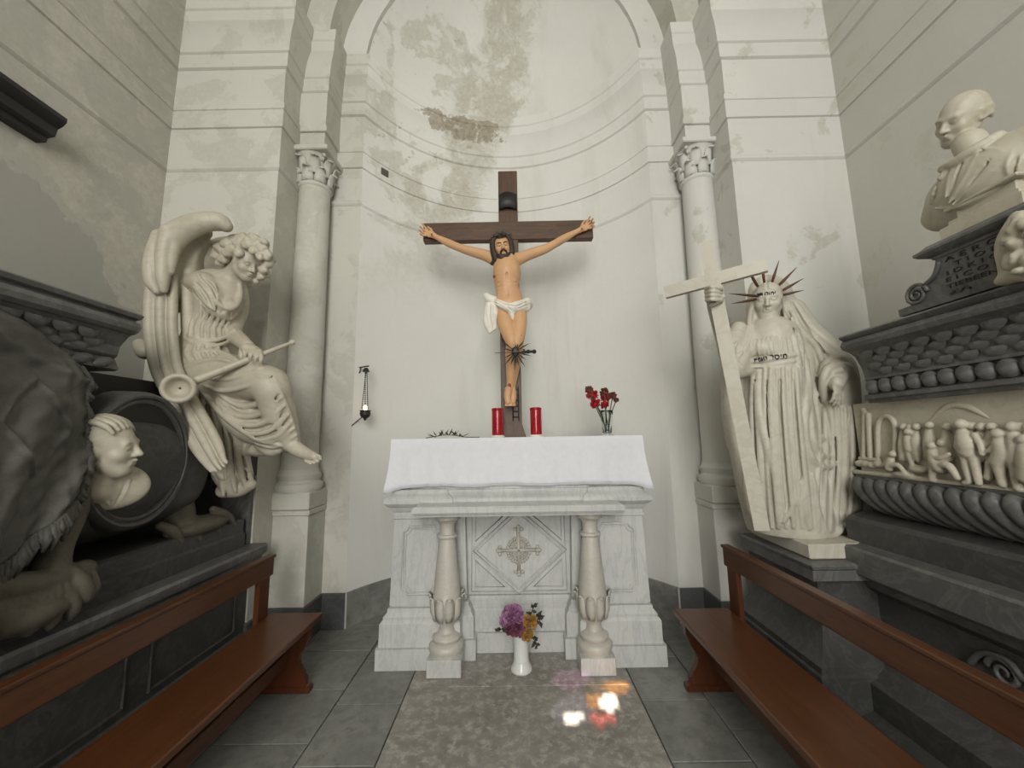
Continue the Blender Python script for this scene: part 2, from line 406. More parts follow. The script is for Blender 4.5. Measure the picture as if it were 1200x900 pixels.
# engaged columns
def col_x(s): return AX+s*1.645
def engaged_column(s, label):
    cx = col_x(s); cy = 3.085
    t = thing('engaged_column', (cx, cy, 0), label, 'column', 'engaged columns beside the niche')
    mt = M['plaster_pier'] if s < 0 else M['plaster']
    bm = B(); box(bm, cx-.155, cx+.155, 2.955, 3.24, .265, .94, .004); box(bm, cx-.165, cx+.165, 2.945, 3.24, .90, .94, .006)
    obj('pedestal', bm, mt, t)
    bm = B(); box(bm, cx-.165, cx+.165, 2.94, 3.24, 0, .265, .004); obj('plinth', bm, M['baseb'], t)
    bm = B(); box(bm, cx-.165, cx+.165, 2.93, 3.24, .94, 1.07, .01)
    lathe(bm, [(.165,1.07), (.178,1.10), (.175,1.125), (.155,1.135), (.15,1.15), (.158,1.165), (.16,1.19), (.146,1.205), (.14,1.23)], (cx, cy, 0), 32)
    obj('base', bm, mt, t, angle=35)
    bm = B(); lathe(bm, [(.136,1.23), (.132,1.30), (.130,2.2), (.122,3.5), (.121,3.56), (.132,3.57), (.136,3.585), (.13,3.60)], (cx, cy, 0), 40)
    obj('shaft', bm, mt, t, angle=40)
    # capital: bell, two tiers of leaves, corner volutes, abacus
    cap = obj('capital', lathe(B(), [(.118,3.58), (.12,3.66), (.13,3.75), (.15,3.82), (.165,3.84)], (cx, cy, 0), 24), mt, t, angle=40)
    for tier, (z0, h, nl, r0, ofs) in enumerate(((3.595, .12, 8, .122, 0), (3.66, .15, 8, .125, PI/8))):
        for i in range(nl):
            a = 2*PI*i/nl+ofs; bm = B(); rr = []
            for k in range(6):
                u = k/5; w = .048*(1-.55*u*u)*(1 if k < 5 else .6); rad = r0+.012+.05*u**2.5; z = z0+h*math.sin(u*PI*.58)/math.sin(PI*.5)
                if k == 5: rad += .012; z -= .012
                for e in (-1, -.35, 0, .35, 1):
                    da = e*w/rad*1.0; q = rad+(.006 if e == 0 else 0)-(.006 if abs(e) == .35 else 0)-.01*abs(e == 1)
                    rr.append(bm.verts.new((cx+q*math.cos(a+da), cy+q*math.sin(a+da), z)))
            for k in range(5):
                for e in range(4): bm.faces.new((rr[k*5+e], rr[k*5+e+1], rr[k*5+e+6], rr[k*5+e+5]))
            o = obj('acanthus_leaf', bm, mt, cap, smooth=True); md = o.modifiers.new('thick', 'SOLIDIFY'); md.thickness = .01
    for i in range(4):
        a = PI/4+i*PI/2; bm = B(); pts = []; rad = []
        for k in range(16):
            u = k/15; ang = u*2.2*PI; sr = .034*(1-u*.8)
            pts.append((cx+(.165+sr*math.cos(ang))*math.cos(a), cy+(.165+sr*math.cos(ang))*math.sin(a), 3.80+sr*math.sin(ang))); rad.append(.013*(1-.4*u))
        tube(bm, pts, rad, 6); obj('volute', bm, mt, cap, smooth=True)
    bm = B(); box(bm, cx-.175, cx+.175, 2.905, 3.24, 3.84, 3.885, .008); obj('abacus', bm, mt, t)
    # entablature block above the capital
    bm = B(); pr = [(o*.7, z) for o, z in wprof if z >= 4.0 and z <= ZI]
    x0, x1, yf = cx-.125, cx+.125, 2.96
    pp = [(0, 3.885), (0, 4.03)]+pr
    strip_sweep(bm, [(x1, 3.24), (x1, yf), (x0, yf), (x0, 3.24)], pp+[(-.1, ZI)])
    obj('entablature_block', bm, mt, t, angle=20)
engaged_column(-1, 'weathered engaged column behind the marble angel, at the left of the niche')
engaged_column(1, 'white engaged column behind the statue with the stone cross, at the right of the niche')
# dark stone cladding of the left pier behind the tomb
# entrance wall behind the viewer, with a small stained glass window
SPOTS = [(713,822,10.5,11.5,'w'), (671,840,12.5,6,'w'), (706,842,14,9,'r'), (697,820,10,8,'y'), (722,805,15,7,'y'), (703,804,14,7,'a'), (668,796,20,11,'p'), (672,832,26,18,'b'), (690,822,50,38,'g')]
def to_win(px, py):
    d = WAX @ np.array([(px-600)/FPX, (450-py)/FPX, 1.0]); p = d*(-EYE/d[2]); k = (p[1]-(BY-.2))/SUN_DIR.y
    return p[0]-SUN_DIR.x*k, -SUN_DIR.z*k
def to_px(x, z):
    k = z/-SUN_DIR.z; p = np.array([x+SUN_DIR.x*k, BY-.2+SUN_DIR.y*k, -EYE]); c = p @ WAX
    return 600+FPX*c[0]/c[2], 450-FPX*c[1]/c[2]
cw = [to_win(x, y) for x in (640, 742) for y in (782, 860)]
WX0, WX1 = min(c[0] for c in cw), max(c[0] for c in cw); WZ0, WZ1 = min(c[1] for c in cw), max(c[1] for c in cw)
bm = B()
for (a, b, c, d) in ((AX-WU, WX0, 0, 7.6), (WX1, AX+WU, 0, 7.6), (WX0, WX1, 0, WZ0), (WX0, WX1, WZ1, 7.6)): box(bm, a, b, BY-.212, BY-.192, c, d)
tag(obj('wall_front', bm, M['dark2']), kind='structure')
win = bpy.data.objects.new('window_1', None); win.location = (WX0, BY-.2, WZ0); COL.objects.link(win); tag(win, kind='structure')
def pane_mat(name, col):
    m = bpy.data.materials.new(name); m.use_nodes = True; nt = m.node_tree; nt.nodes.clear()
    tb = nt.nodes.new('ShaderNodeBsdfTransparent'); tb.inputs[0].default_value = tuple(col)+(1,)
    out = nt.nodes.new('ShaderNodeOutputMaterial'); nt.links.new(tb.outputs[0], out.inputs[0]); return m
PM = {'w': pane_mat('clear_pane', (.9, .9, .9)), 'p': pane_mat('violet_pane', (.19, .125, .19)), 'y': pane_mat('amber_pane', (.42, .27, .08)), 'a': pane_mat('pale_amber_pane', (.20, .15, .09)),
      'r': pane_mat('rose_pane', (.42, .15, .13)), 'b': pane_mat('pale_blue_pane', (.17, .17, .20)), 'g': pane_mat('grey_pane', (.07, .063, .06))}
nx, nz = 17, 15
for j in range(nz):
    i = 0
    def cell(i):
        px, py = to_px(WX0+(WX1-WX0)*(i+.5)/nx, WZ0+(WZ1-WZ0)*(j+.5)/nz)
        for cx, cy, rx, ry, ch in SPOTS:
            if ((px-cx)/rx)**2+((py-cy)/ry)**2 < 1: return ch
        return '.'
    while i < nx:
        ch = cell(i); k = i+1
        while k < nx and cell(k) == ch: k += 1
        x0 = WX0+(WX1-WX0)*i/nx; x1 = WX0+(WX1-WX0)*k/nx; z0 = WZ0+(WZ1-WZ0)*j/nz; z1 = WZ0+(WZ1-WZ0)*(j+1)/nz
        bm = B(); box(bm, x0, x1, BY-.205, BY-.2, z0, z1)
        obj('lead_panel' if ch == '.' else 'pane', bm, M['iron'] if ch == '.' else PM[ch], win); i = k
bm = B(); box(bm, -1.2, .6, BY-.19, BY-.12, 0, 2.9, .01); tag(obj('door_1', bm, M['bench_end']), kind='structure')

# floor
bm = B(); box(bm, AX-WU-.1, AX+WU+.1, BY-.21, 4.1, -.12, -.02); flo = tag(obj('floor', bm, M['joint']), kind='structure')
def slab(x0, x1, y0, y1, mat, dz=0):
    bm = B(); box(bm, x0+.003, x1-.003, y0+.003, y1-.003, -.04, dz, .003); obj('floor_slab', bm, mat, flo)
slab(-.652, .675, 1.02, 2.50, M['slab']); slab(-.652, .675, 2.50, 4.05, M['slab'], -.001); slab(-.652, .675, -.6, 1.02, M['slab'])
ys = [-4.5, -3.2, -1.9, -.6, .25, .78, 1.36, 1.95, 2.36, 2.78, 3.15, 4.05]
for s in (-1, 1):
    e = [-.652, -1.02, -1.50, AX-WU] if s < 0 else [.675, 1.04, 1.52, AX+WU]
    for k in range(3):
        sh = [0, .19, -.12][k]
        yy = [ys[0]]+[y+sh*(1 if s > 0 else .7) for y in ys[1:-1]]+[ys[-1]]
        for a, b in zip(yy[:-1], yy[1:]):
            slab(min(e[k], e[k+1]), max(e[k], e[k+1]), a, b, M['floor'], random.uniform(-.002, 0))
for a, b in ((-4.5, -2.6), (-2.6, -.6)): slab(-.652, .675, a, b, M['floor'])

# ================================================================== altar
AC = 0.015
alt = thing('altar', (AC, 2.95, 0), 'white veined marble altar with diamond panel and two turned front columns', 'altar')
def mirrored(f):
    for s in (-1, 1): f(s)
bm = B()
def rb(bm, s, x0, x1, *a, **k):
    a0, a1 = AC+s*x0, AC+s*x1; box(bm, min(a0, a1), max(a0, a1), *a, **k)
def ogee(bm, path2, prof):
    strip_sweep(bm, path2, prof)
# plan outline of the body (room side): left wing front, returns, recessed centre, right wing
def plan(off, wy, cy, wx, ix):
    return [(AC+wx, 3.45), (AC+wx, wy), (AC+ix, wy), (AC+ix, cy-.09), (AC+ix-.075, cy-.09), (AC+ix-.075, cy), (AC-ix+.075, cy), (AC-ix+.075, cy-.09), (AC-ix, cy-.09), (AC-ix, wy), (AC-wx, wy), (AC-wx, 3.45)]
PL = plan(0, 2.75, 2.94, .84, .455)
bm = B(); strip_sweep(bm, PL, [(.085, 0), (.085, .125), (.07, .13)]); obj('lower_plinth', bm, M['altar'], alt, angle=30)
bm = B(); strip_sweep(bm, PL, [(.085, .128), (.07, .13), (.068, .265), (.058, .28), (.05, .285), (.052, .30), (.03, .325), (.028, .345), (.012, .35), (.010, .362), (0, .37)]); obj('upper_plinth', bm, M['altar'], alt, angle=30)
bm = B(); strip_sweep(bm, PL, [(.02, .36), (.004, .90), (.004, .905), (.014, .91), (.014, .925), (.006, .93), (.006, .955), (-.03, .96)]); obj('body', bm, M['altar'], alt, angle=30)
P2 = [(AC+.84, 3.45), (AC+.84, 2.75), (AC+.50, 2.75), (AC+.50, 2.77), (AC-.50, 2.77), (AC-.50, 2.75), (AC-.84, 2.75), (AC-.84, 3.45)]
bm = B(); strip_sweep(bm, P2, [(-.3, .95), (.006, .95), (.02, .965), (.028, .985), (.05, 1.0), (.062, 1.015), (.062, 1.04), (.05, 1.055), (.03, 1.065), (.02, 1.08), (.02, 1.10), (.0, 1.115), (-.02, 1.12)]); obj('cornice', bm, M['altar'], alt, angle=30)
bm = B(); box(bm, AC-.86, AC+.86, 2.745, 3.45, 1.09, 1.425, .01); box(bm, AC-.83, AC+.83, 2.96, 3.45, .02, 1.1); obj('gradine', bm, M['altar'], alt)
# slab of the table
bm = B(); strip_sweep(bm, [(AC+.655, 2.93), (AC+.655, 2.52), (AC-.655, 2.52), (AC-.655, 2.93)], [(-.04, .955), (-.03, .962), (.0, .968), (.012, .985), (.012, 1.008), (0, 1.02), (-.05, 1.022)])
box(bm, AC-.64, AC+.64, 2.53, 2.95, .958, 1.02); obj('table_slab', bm, M['altar'], alt, angle=30)
# front panel with diamond
cz = .645; fy = 2.930
def outline(pts, y, r, name, closed=True):
    bm = B(); tube(bm, [(x, 2.92+.0165*(z-.36)/.54+(y-fy)*.45, z) for x, z in pts], r, 6, closed); return obj(name, bm, M['altar'], alt, smooth=True)
outline([(AC-.335, cz-.27), (AC+.335, cz-.27), (AC+.335, cz+.27), (AC-.335, cz+.27)], fy-.008, .007, 'panel_frame')
dw, dh = .335, .285
for r, q in ((.012, 1.0), (.006, .9)):
    outline([(AC-dw*q, cz), (AC, cz-dh*q), (AC+dw*q, cz), (AC, cz+dh*q)], fy-.012, r, 'diamond_moulding')
for sx in (-1, 1):
    for sz in (-1, 1):
        outline([(AC+sx*.31, cz+sz*.245), (AC+sx*.10, cz+sz*.245), (AC+sx*.31, cz+sz*.065)], fy-.009, .006, 'corner_moulding')
# carved cross with wreath in the diamond
cr_ = bpy.data.objects.new('carved_cross', None)
bm = B()
tube(bm, [(AC, fy-.012, cz-.14), (AC, fy-.012, cz+.14)], .012, 6); tube(bm, [(AC-.13, fy-.012, cz), (AC+.13, fy-.012, cz)], .012, 6)
for dx, dz in ((0, 1), (0, -1), (1, 0), (-1, 0)):
    for e in (-1, 0, 1):
        c = (AC+dx*.135+(e*.024 if dz else 0), fy-.014, cz+dz*.145+(e*.024 if dx else 0)); sphere(bm, c, .013, 8, 6)
        sphere(bm, (c[0]+dx*.015*(e == 0), c[1], c[2]+dz*.018*(e == 0)), .014, 8, 6)
for i in range(26):
    a = 2*PI*i/26; sphere(bm, (AC+.078*math.cos(a), fy-.010, cz+.082*math.sin(a)), .013, 7, 5, (1.25, .8, .7), Matrix.Rotation(-a+.6, 3, 'Y'))
    sphere(bm, (AC+.058*math.cos(a+.1), fy-.010, cz+.062*math.sin(a+.1)), .008, 6, 5)
for i in range(16):
    a = 2*PI*i/16; tube(bm, [(AC+.02*math.cos(a), fy-.012, cz+.02*math.sin(a)), (AC+.05*math.cos(a), fy-.012, cz+.05*math.sin(a))], .005, 5)
obj('carved_cross', bm, M['baluster'], alt, smooth=True)
# wing panels with scooped corners
for s in (-1, 1):
    c = AC+s*.655; 
    for q, r in ((0, .007), (.018, .004)):
        pts = []
        hw, z0, z1, cut = .125-q, .43+q, .86-q, .035
        for (sx, sz, a0) in ((1, 1, 0), (-1, 1, 1), (-1, 0, 2), (1, 0, 3)):
            X = c+sx*hw; Z = z1 if sz else z0
            for k in range(5):
                an = k/4*PI/2
                # concave quarter circles at the corners
                if a0 == 0: p = (X-cut*math.sin(an), Z-cut*math.cos(an))
                elif a0 == 1: p = (X+cut*math.cos(an), Z-cut*math.sin(an))
                elif a0 == 2: p = (X+cut*math.sin(an), Z+cut*math.cos(an))
                else: p = (X-cut*math.cos(an), Z+cut*math.sin(an))
                pts.append(p)
        bm = B(); tube(bm, [(x, 2.75-.0245+.016*(z-.36)/.54, z) for x, z in pts], r, 6, True); obj('wing_panel_moulding', bm, M['altar'], alt, smooth=True)
# turned front columns
def baluster(s):
    x, y = AC+s*.473, 2.685
    o = obj('baluster', lathe(B(), [(.104,.098), (.104,.115), (.112,.13), (.112,.15), (.10,.165), (.082,.172), (.088,.18), (.092,.195), (.084,.21), (.055,.225), (.046,.25), (.05,.27),
        (.075,.30), (.092,.345), (.098,.39), (.094,.43), (.088,.45), (.086,.47), (.078,.55), (.068,.65), (.058,.76), (.053,.795), (.066,.80), (.070,.81), (.066,.82), (.052,.825),
        (.048,.84), (.049,.88), (.058,.90), (.078,.915), (.086,.92), (.086,.955), (.092,.958), (.092,.968)], (x, y, 0), 32), M['baluster'], alt, angle=40)
    bm = B(); box(bm, x-.107, x+.107, y-.107, y+.107, 0, .10, .004); obj('plinth_block', bm, M['altar'], o)
    for i in range(10):
        a = 2*PI*i/10; bm = B(); vv = []
        for k, (r, z, w) in enumerate(((.083,.305,.018), (.099,.35,.028), (.104,.40,.030), (.104,.44,.024), (.116,.452,.016), (.120,.438,.008))):
            for e in (-1, 0, 1): vv.append(bm.verts.new((x+(r+(.004 if e == 0 else 0))*math.cos(a+e*w/r), y+(r+(.004 if e == 0 else 0))*math.sin(a+e*w/r), z)))
        for k in range(5):
            for e in range(2): bm.faces.new((vv[k*3+e], vv[k*3+e+1], vv[k*3+e+4], vv[k*3+e+3]))
        q = obj('acanthus_leaf', bm, M['baluster'], o, smooth=True); md = q.modifiers.new('t', 'SOLIDIFY'); md.thickness = .006
baluster(-1); baluster(1)

# altar cloth
def cloth():
    X0, X1, YF, YB, ZT = AC-.872, AC+.872, 2.728, 3.42, 1.445
    bm = B(); nxx, nyy, nd = 60, 12, 9
    def wav(s, d): return d*(.010*math.sin(s*9)+.006*math.sin(s*23+1)+.004*math.sin(s*41))
    G = {}
    L = X1-X0
    cols = []
    # perimeter param: left side (back->front), front (left->right), right side(front->back)
    per = []
    for i in range(nyy): per.append((X0, YB+(YF-YB)*i/nyy, -1, 0))
    for i in range(nxx+1): per.append((X0+L*i/nxx, YF, 0, -1))
    for i in range(1, nyy+1): per.append((X1, YF+(YB-YF)*i/nyy, 1, 0))
    m = len(per); rows = []
    for d in range(nd+1):
        u = d/nd; row = []
        for i, (x, y, dx, dy) in enumerate(per):
            s = i*.05
            drop = .325 if dy else .345
            # corner: cloth falls in a soft point
            cdist = min(abs(i-nyy), abs(i-nyy-nxx)); cf = math.exp(-(cdist/2.2)**2)
            fl = .010*u+.03*u*u*cf+wav(s, u*.9)
            ox = dx*fl+(.035*cf*u*u*(-1 if i < m/2 else 1)); oy = dy*fl-.012*cf*u
            z = ZT-u*(drop+.030*cf) + .004*math.sin(s*7)*u
            if d == 0: z = ZT
            if d == 1: ox += dx*.006; oy += dy*.006
            row.append(bm.verts.new((x+ox, y+oy, z)))
        rows.append(row)
    for a, b in zip(rows[:-1], rows[1:]):
        for i in range(m-1): bm.faces.new((a[i], a[i+1], b[i+1], b[i]))
    bm.faces.new(rows[0][:])
    o = obj('altar_cloth', bm, M['linen'], None, angle=50); md = o.modifiers.new('t', 'SOLIDIFY'); md.thickness = .003; md.offset = 1
    for f in (): pass
    tag(o, 'white linen cloth draped over the top of the altar', 'tablecloth')
    # hem line
    bm = B(); tube(bm, [v for v in [((X0+L*i/40), YF-.016-wav((nyy+i*1.5)*.05, .85), ZT-.305+.004*math.sin((nyy+i*1.5)*.05*7)) for i in range(1, 40)]], .0022, 5)
    obj('hem', bm, M['linen'], o, smooth=True)
cloth()

# ================================================================== benches
def bench(s, xf, xb, yfar, ynear, zs, zt, label):
    """s=-1 left, 1 right; xf front edge of seat, xb outer face of the back rail"""
    t = thing('bench', ((xf+xb)/2, (yfar+ynear)/2, 0), label, 'bench', 'wooden benches')
    sx = 1 if xb > xf else -1
    def X(u): return xf+sx*u
    def bx(bm, u0, u1, *a, **k): box(bm, min(X(u0), X(u1)), max(X(u0), X(u1)), *a, **k)
    D = abs(xb-xf)
    bm = B(); bx(bm, 0, D-.035, ynear, yfar, zs-.032, zs, bev=.008, seg=2); obj('seat', bm, M['bench'], t)
    bm = B(); bx(bm, D-.035, D, ynear, yfar, zt-.115, zt, bev=.005, seg=2); bx(bm, D-.042, D+.008, ynear-.008, yfar+.008, zt-.012, zt+.006, bev=.004, seg=2); obj('back_rail', bm, M['bench'], t)
    for y in (yfar-.03, ynear+.20):
        bm = B(); bx(bm, D-.034, D-.004, y-.10, y+.0, .02, zt-.10, bev=.004); obj('back_post', bm, M['bench_end'], t)
        prof = [(.03, 0), (.03, .035), (.045, .04), (.045, .075), (.06, .09)]
        for k in range(7): a = k/6*PI; prof.append((.06+.035*math.sin(a), .10+.14*k/6))
        prof += [(.05, .27), (.035, .30), (.03, zs-.032), (D-.06, zs-.032), (D-.06, .10), (D-.03, .075), (D-.03, 0)]
        bm = B(); prism(bm, [(X(u), z) for u, z in prof], y-.035-.02, y-.02, 'y'); bx(bm, .018, D-.02, y-.065, y-.01, 0, .035, bev=.006)
        obj('side_panel', bm, M['bench_end'], t)
    bm = B(); bx(bm, D*.45, D*.45+.025, ynear+.1, yfar-.06, .14, .22, bev=.003); obj('stretcher', bm, M['bench'], t)
bench(-1, -1.195, -1.55, 2.545, .45, .405, .742, 'long reddish wooden bench along the left tomb, below the marble angel')
bench(1, .935, 1.30, 2.51, .45, .41, .768, 'long reddish wooden bench along the right tomb, below the statue holding a cross')

# ================================================================== carving: signed distance fields meshed with surface nets
class Sculpt:
    def __init__(s, vox): s.vox = vox; s.ops = []
    def cap(s, a, b, ra, rb=None, k=.02, sub=False):
        s.ops.append(('c', np.array(a, float), np.array(b, float), ra, ra if rb is None else rb, k, sub)); return s
    def chain(s, pts, rad, k=.02, n=4, sub=False):
        """pts world points, rad radius per point; smoothed"""
        q = [np.append(np.array(p, float), r) for p, r in zip(pts, rad)]
        q = cr(q, n) if n > 1 else q
        s.ops.append(('h', [(a[:3], b[:3], max(a[3], .0015), max(b[3], .0015)) for a, b in zip(q[:-1], q[1:])], 0, 0, 0, k, sub))
        return s
    def pch(s, pts, k=.02, n=4, sub=False):
        """chain given as (px, py, depth, radius px)"""
        return s.chain([V(*p[:3]) for p in pts], [p[3]*p[2]/FPX for p in pts], k, n, sub)
    def ell(s, c, r, R=None, k=.02, sub=False):
        s.ops.append(('e', np.array(c, float), np.array(r, float) if np.ndim(r) else np.array([r]*3, float), np.eye(3) if R is None else np.array(R, float), 0, k, sub)); return s
    def pell(s, px, py, dep, rx, ry, rd, k=.02, rot=0, sub=False):
        """ellipsoid facing the viewer: radii px, px, m; rot degrees in the image"""
        c = V(px, py, dep); f = c-np.array([0, 0, EYE]); f = f/np.linalg.norm(f)
        a = math.radians(rot); r0 = WAX[:, 0]; r0 = r0-f*r0.dot(f); r0 /= np.linalg.norm(r0); u0 = np.cross(r0, f); 
        if u0[2] < 0: u0 = -u0
        r1 = r0*math.cos(a)+u0*math.sin(a); u1 = -r0*math.sin(a)+u0*math.cos(a)
        sc = dep/FPX
        return s.ell(c, (rx*sc, ry*sc, rd), np.array([r1, u1, f]), k, sub)
    def boxr(s, c, h, R, rnd, k=.01, sub=False):
        s.ops.append(('b', np.array(c, float), np.array(h, float), np.array(R, float), rnd, k, sub)); return s
    def field(s):
        lo = np.array([1e9]*3); hi = -lo; bbs = []
        for o in s.ops:
            if o[0] == 'c':
                l = np.minimum(o[1]-o[3], o[2]-o[4]); h = np.maximum(o[1]+o[3], o[2]+o[4])
            elif o[0] == 'h':
                l = np.min([np.minimum(a-ra, b-rb) for a, b, ra, rb in o[1]], 0); h = np.max([np.maximum(a+ra, b+rb) for a, b, ra, rb in o[1]], 0)
            else:
                e = np.abs(o[3]).T @ o[2]+(o[4] if o[0] == 'b' else 0); l = o[1]-e; h = o[1]+e
            bbs.append((l, h))
            if not o[6]: lo = np.minimum(lo, l); hi = np.maximum(hi, h)
        v = s.vox; lo -= 3*v; hi += 3*v
        dim = np.ceil((hi-lo)/v).astype(int)+1
        D = np.full(dim, .25, np.float32)
        ax = [lo[i]+v*np.arange(dim[i]) for i in range(3)]
        for o, (l, h) in zip(s.ops, bbs):
            k = o[5]; m = k+3*v
            i0 = np.clip(np.floor((l-m-lo)/v).astype(int), 0, dim-1); i1 = np.clip(np.ceil((h+m-lo)/v).astype(int)+1, 1, dim)
            if (i1 <= i0).any(): continue
            sl = tuple(slice(a, b) for a, b in zip(i0, i1))
            X = (ax[0][sl[0]][:, None, None]).astype(np.float32); Y = (ax[1][sl[1]][None, :, None]).astype(np.float32); Z = (ax[2][sl[2]][None, None, :]).astype(np.float32)
            if o[0] == 'c':
                a, b, ra, rb = o[1:5]; ba = b-a; L = max(ba.dot(ba), 1e-12)
                t = np.clip(((X-a[0])*ba[0]+(Y-a[1])*ba[1]+(Z-a[2])*ba[2])/L, 0, 1)
                d = np.sqrt((X-a[0]-t*ba[0])**2+(Y-a[1]-t*ba[1])**2+(Z-a[2]-t*ba[2])**2)-(ra+(rb-ra)*t)
            elif o[0] == 'h':
                d = np.full(D[sl].shape, 1.0, np.float32); base = np.array(i0); dm = np.array(d.shape)
                for a, b, ra, rb in o[1]:
                    j0 = np.clip(np.floor((np.minimum(a-ra, b-rb)-m-lo)/v).astype(int)-base, 0, dm-1); j1 = np.clip(np.ceil((np.maximum(a+ra, b+rb)+m-lo)/v).astype(int)+1-base, 1, dm)
                    if (j1 <= j0).any(): continue
                    s2 = tuple(slice(p, q) for p, q in zip(j0, j1)); x, y, z = X[s2[0]], Y[:, s2[1]], Z[:, :, s2[2]]; ba = b-a; L = max(ba.dot(ba), 1e-12)
                    t = np.clip(((x-a[0])*ba[0]+(y-a[1])*ba[1]+(z-a[2])*ba[2])/L, 0, 1)
                    d[s2] = np.minimum(d[s2], np.sqrt((x-a[0]-t*ba[0])**2+(y-a[1]-t*ba[1])**2+(z-a[2]-t*ba[2])**2)-(ra+(rb-ra)*t))
            else:
                c, r, R = o[1:4]; x, y, z = X-c[0], Y-c[1], Z-c[2]
                q = [x*R[i][0]+y*R[i][1]+z*R[i][2] for i in range(3)]
                if o[0] == 'e':
                    k0 = np.sqrt((q[0]/r[0])**2+(q[1]/r[1])**2+(q[2]/r[2])**2)
                    k1 = np.sqrt((q[0]/r[0]**2)**2+(q[1]/r[1]**2)**2+(q[2]/r[2]**2)**2)
                    d = k0*(k0-1)/np.maximum(k1, 1e-6)
                else:
                    g = [np.abs(q[i])-r[i] for i in range(3)]
                    d = np.sqrt(np.maximum(g[0], 0)**2+np.maximum(g[1], 0)**2+np.maximum(g[2], 0)**2)+np.minimum(np.maximum(np.maximum(g[0], g[1]), g[2]), 0)-o[4]
            A = D[sl]
            if o[6]:
                d = -d; hh = np.maximum(k-np.abs(A-d), 0)/max(k, 1e-6); D[sl] = np.maximum(A, d)+hh*hh*k*.25
            else:
                hh = np.maximum(k-np.abs(A-d), 0)/max(k, 1e-6); D[sl] = np.minimum(A, d)-hh*hh*k*.25
        return D, lo
    def mesh(s, name, mat, parent=None, smooth_iter=1):
        D, lo = s.field(); v = s.vox
        ins = D < 0
        n0 = ins[:-1, :-1, :-1].astype(np.int8)
        cnt = np.zeros_like(n0)
        for a in (0, 1):
            for b in (0, 1):
                for c in (0, 1): cnt += ins[a:a+n0.shape[0], b:b+n0.shape[1], c:c+n0.shape[2]]
        cells = np.argwhere((cnt > 0) & (cnt < 8)); idx = np.full(n0.shape, -1, np.int32); idx[tuple(cells.T)] = np.arange(len(cells))
        acc = np.zeros((len(cells), 3)); num = np.zeros(len(cells)); C = cells
        corner = {}
        for a in (0, 1):
            for b in (0, 1):
                for c in (0, 1): corner[(a, b, c)] = D[C[:, 0]+a, C[:, 1]+b, C[:, 2]+c].astype(float)
        for (p, q) in [(p, q) for p in corner for q in corner if p < q and sum(abs(p[i]-q[i]) for i in range(3)) == 1]:
            dp, dq = corner[p], corner[q]; m = (dp < 0) != (dq < 0)
            t = np.where(m, dp/np.where(m, dp-dq, 1), 0)
            for i in range(3): acc[:, i] += np.where(m, p[i]+(q[i]-p[i])*t, 0)
            num += m
        P = lo+v*(C+acc/num[:, None])
        quads = []
        for axn in range(3):
            sl0 = [slice(1, -1)]*3; sl0[axn] = slice(0, -1); sl1 = [slice(1, -1)]*3; sl1[axn] = slice(1, None)
            e0, e1 = ins[tuple(sl0)], ins[tuple(sl1)]; E = np.argwhere(e0 != e1)
            if not len(E): continue
            flip = e0[tuple(E.T)]
            b = E.copy(); o1, o2 = [i for i in range(3) if i != axn]; b[:, o1] += 1; b[:, o2] += 1
            def g(d1, d2):
                w = b.copy(); w[:, o1] -= d1; w[:, o2] -= d2; return idx[w[:, 0], w[:, 1], w[:, 2]]
            Q = np.stack([g(0, 0), g(1, 0), g(1, 1), g(0, 1)], 1)
            if axn == 1: flip = ~flip
            Q[~flip] = Q[~flip][:, ::-1]
            quads.append(Q)
        Q = np.concatenate(quads); Q = Q[(Q >= 0).all(1)]
        for _ in range(smooth_iter):
            S = np.zeros_like(P); w = np.zeros(len(P))
            for i in range(4):
                for j in (1, 3):
                    np.add.at(S, Q[:, i], P[Q[:, (i+j) % 4]]); np.add.at(w, Q[:, i], 1)
            P = P*.5+.5*S/np.maximum(w, 1)[:, None]
        Q = Q[:, ::-1]
        me = bpy.data.meshes.new(name); me.vertices.add(len(P)); me.vertices.foreach_set('co', P.ravel())
        me.loops.add(4*len(Q)); me.polygons.add(len(Q)); me.loops.foreach_set('vertex_index', Q.ravel().astype(np.int32))
        me.polygons.foreach_set('loop_start', np.arange(0, 4*len(Q), 4, dtype=np.int32)); me.polygons.foreach_set('loop_total', np.full(len(Q), 4, np.int32))
        me.update(calc_edges=True); me.validate()
        return mobj(name, me, mat, parent, smooth=True)
def frame(fwd, up):
    f = np.array(fwd, float); f /= np.linalg.norm(f); u = np.array(up, float); u = u-f*u.dot(f); u /= np.linalg.norm(u)
    r = np.cross(f, u); return r, f, u
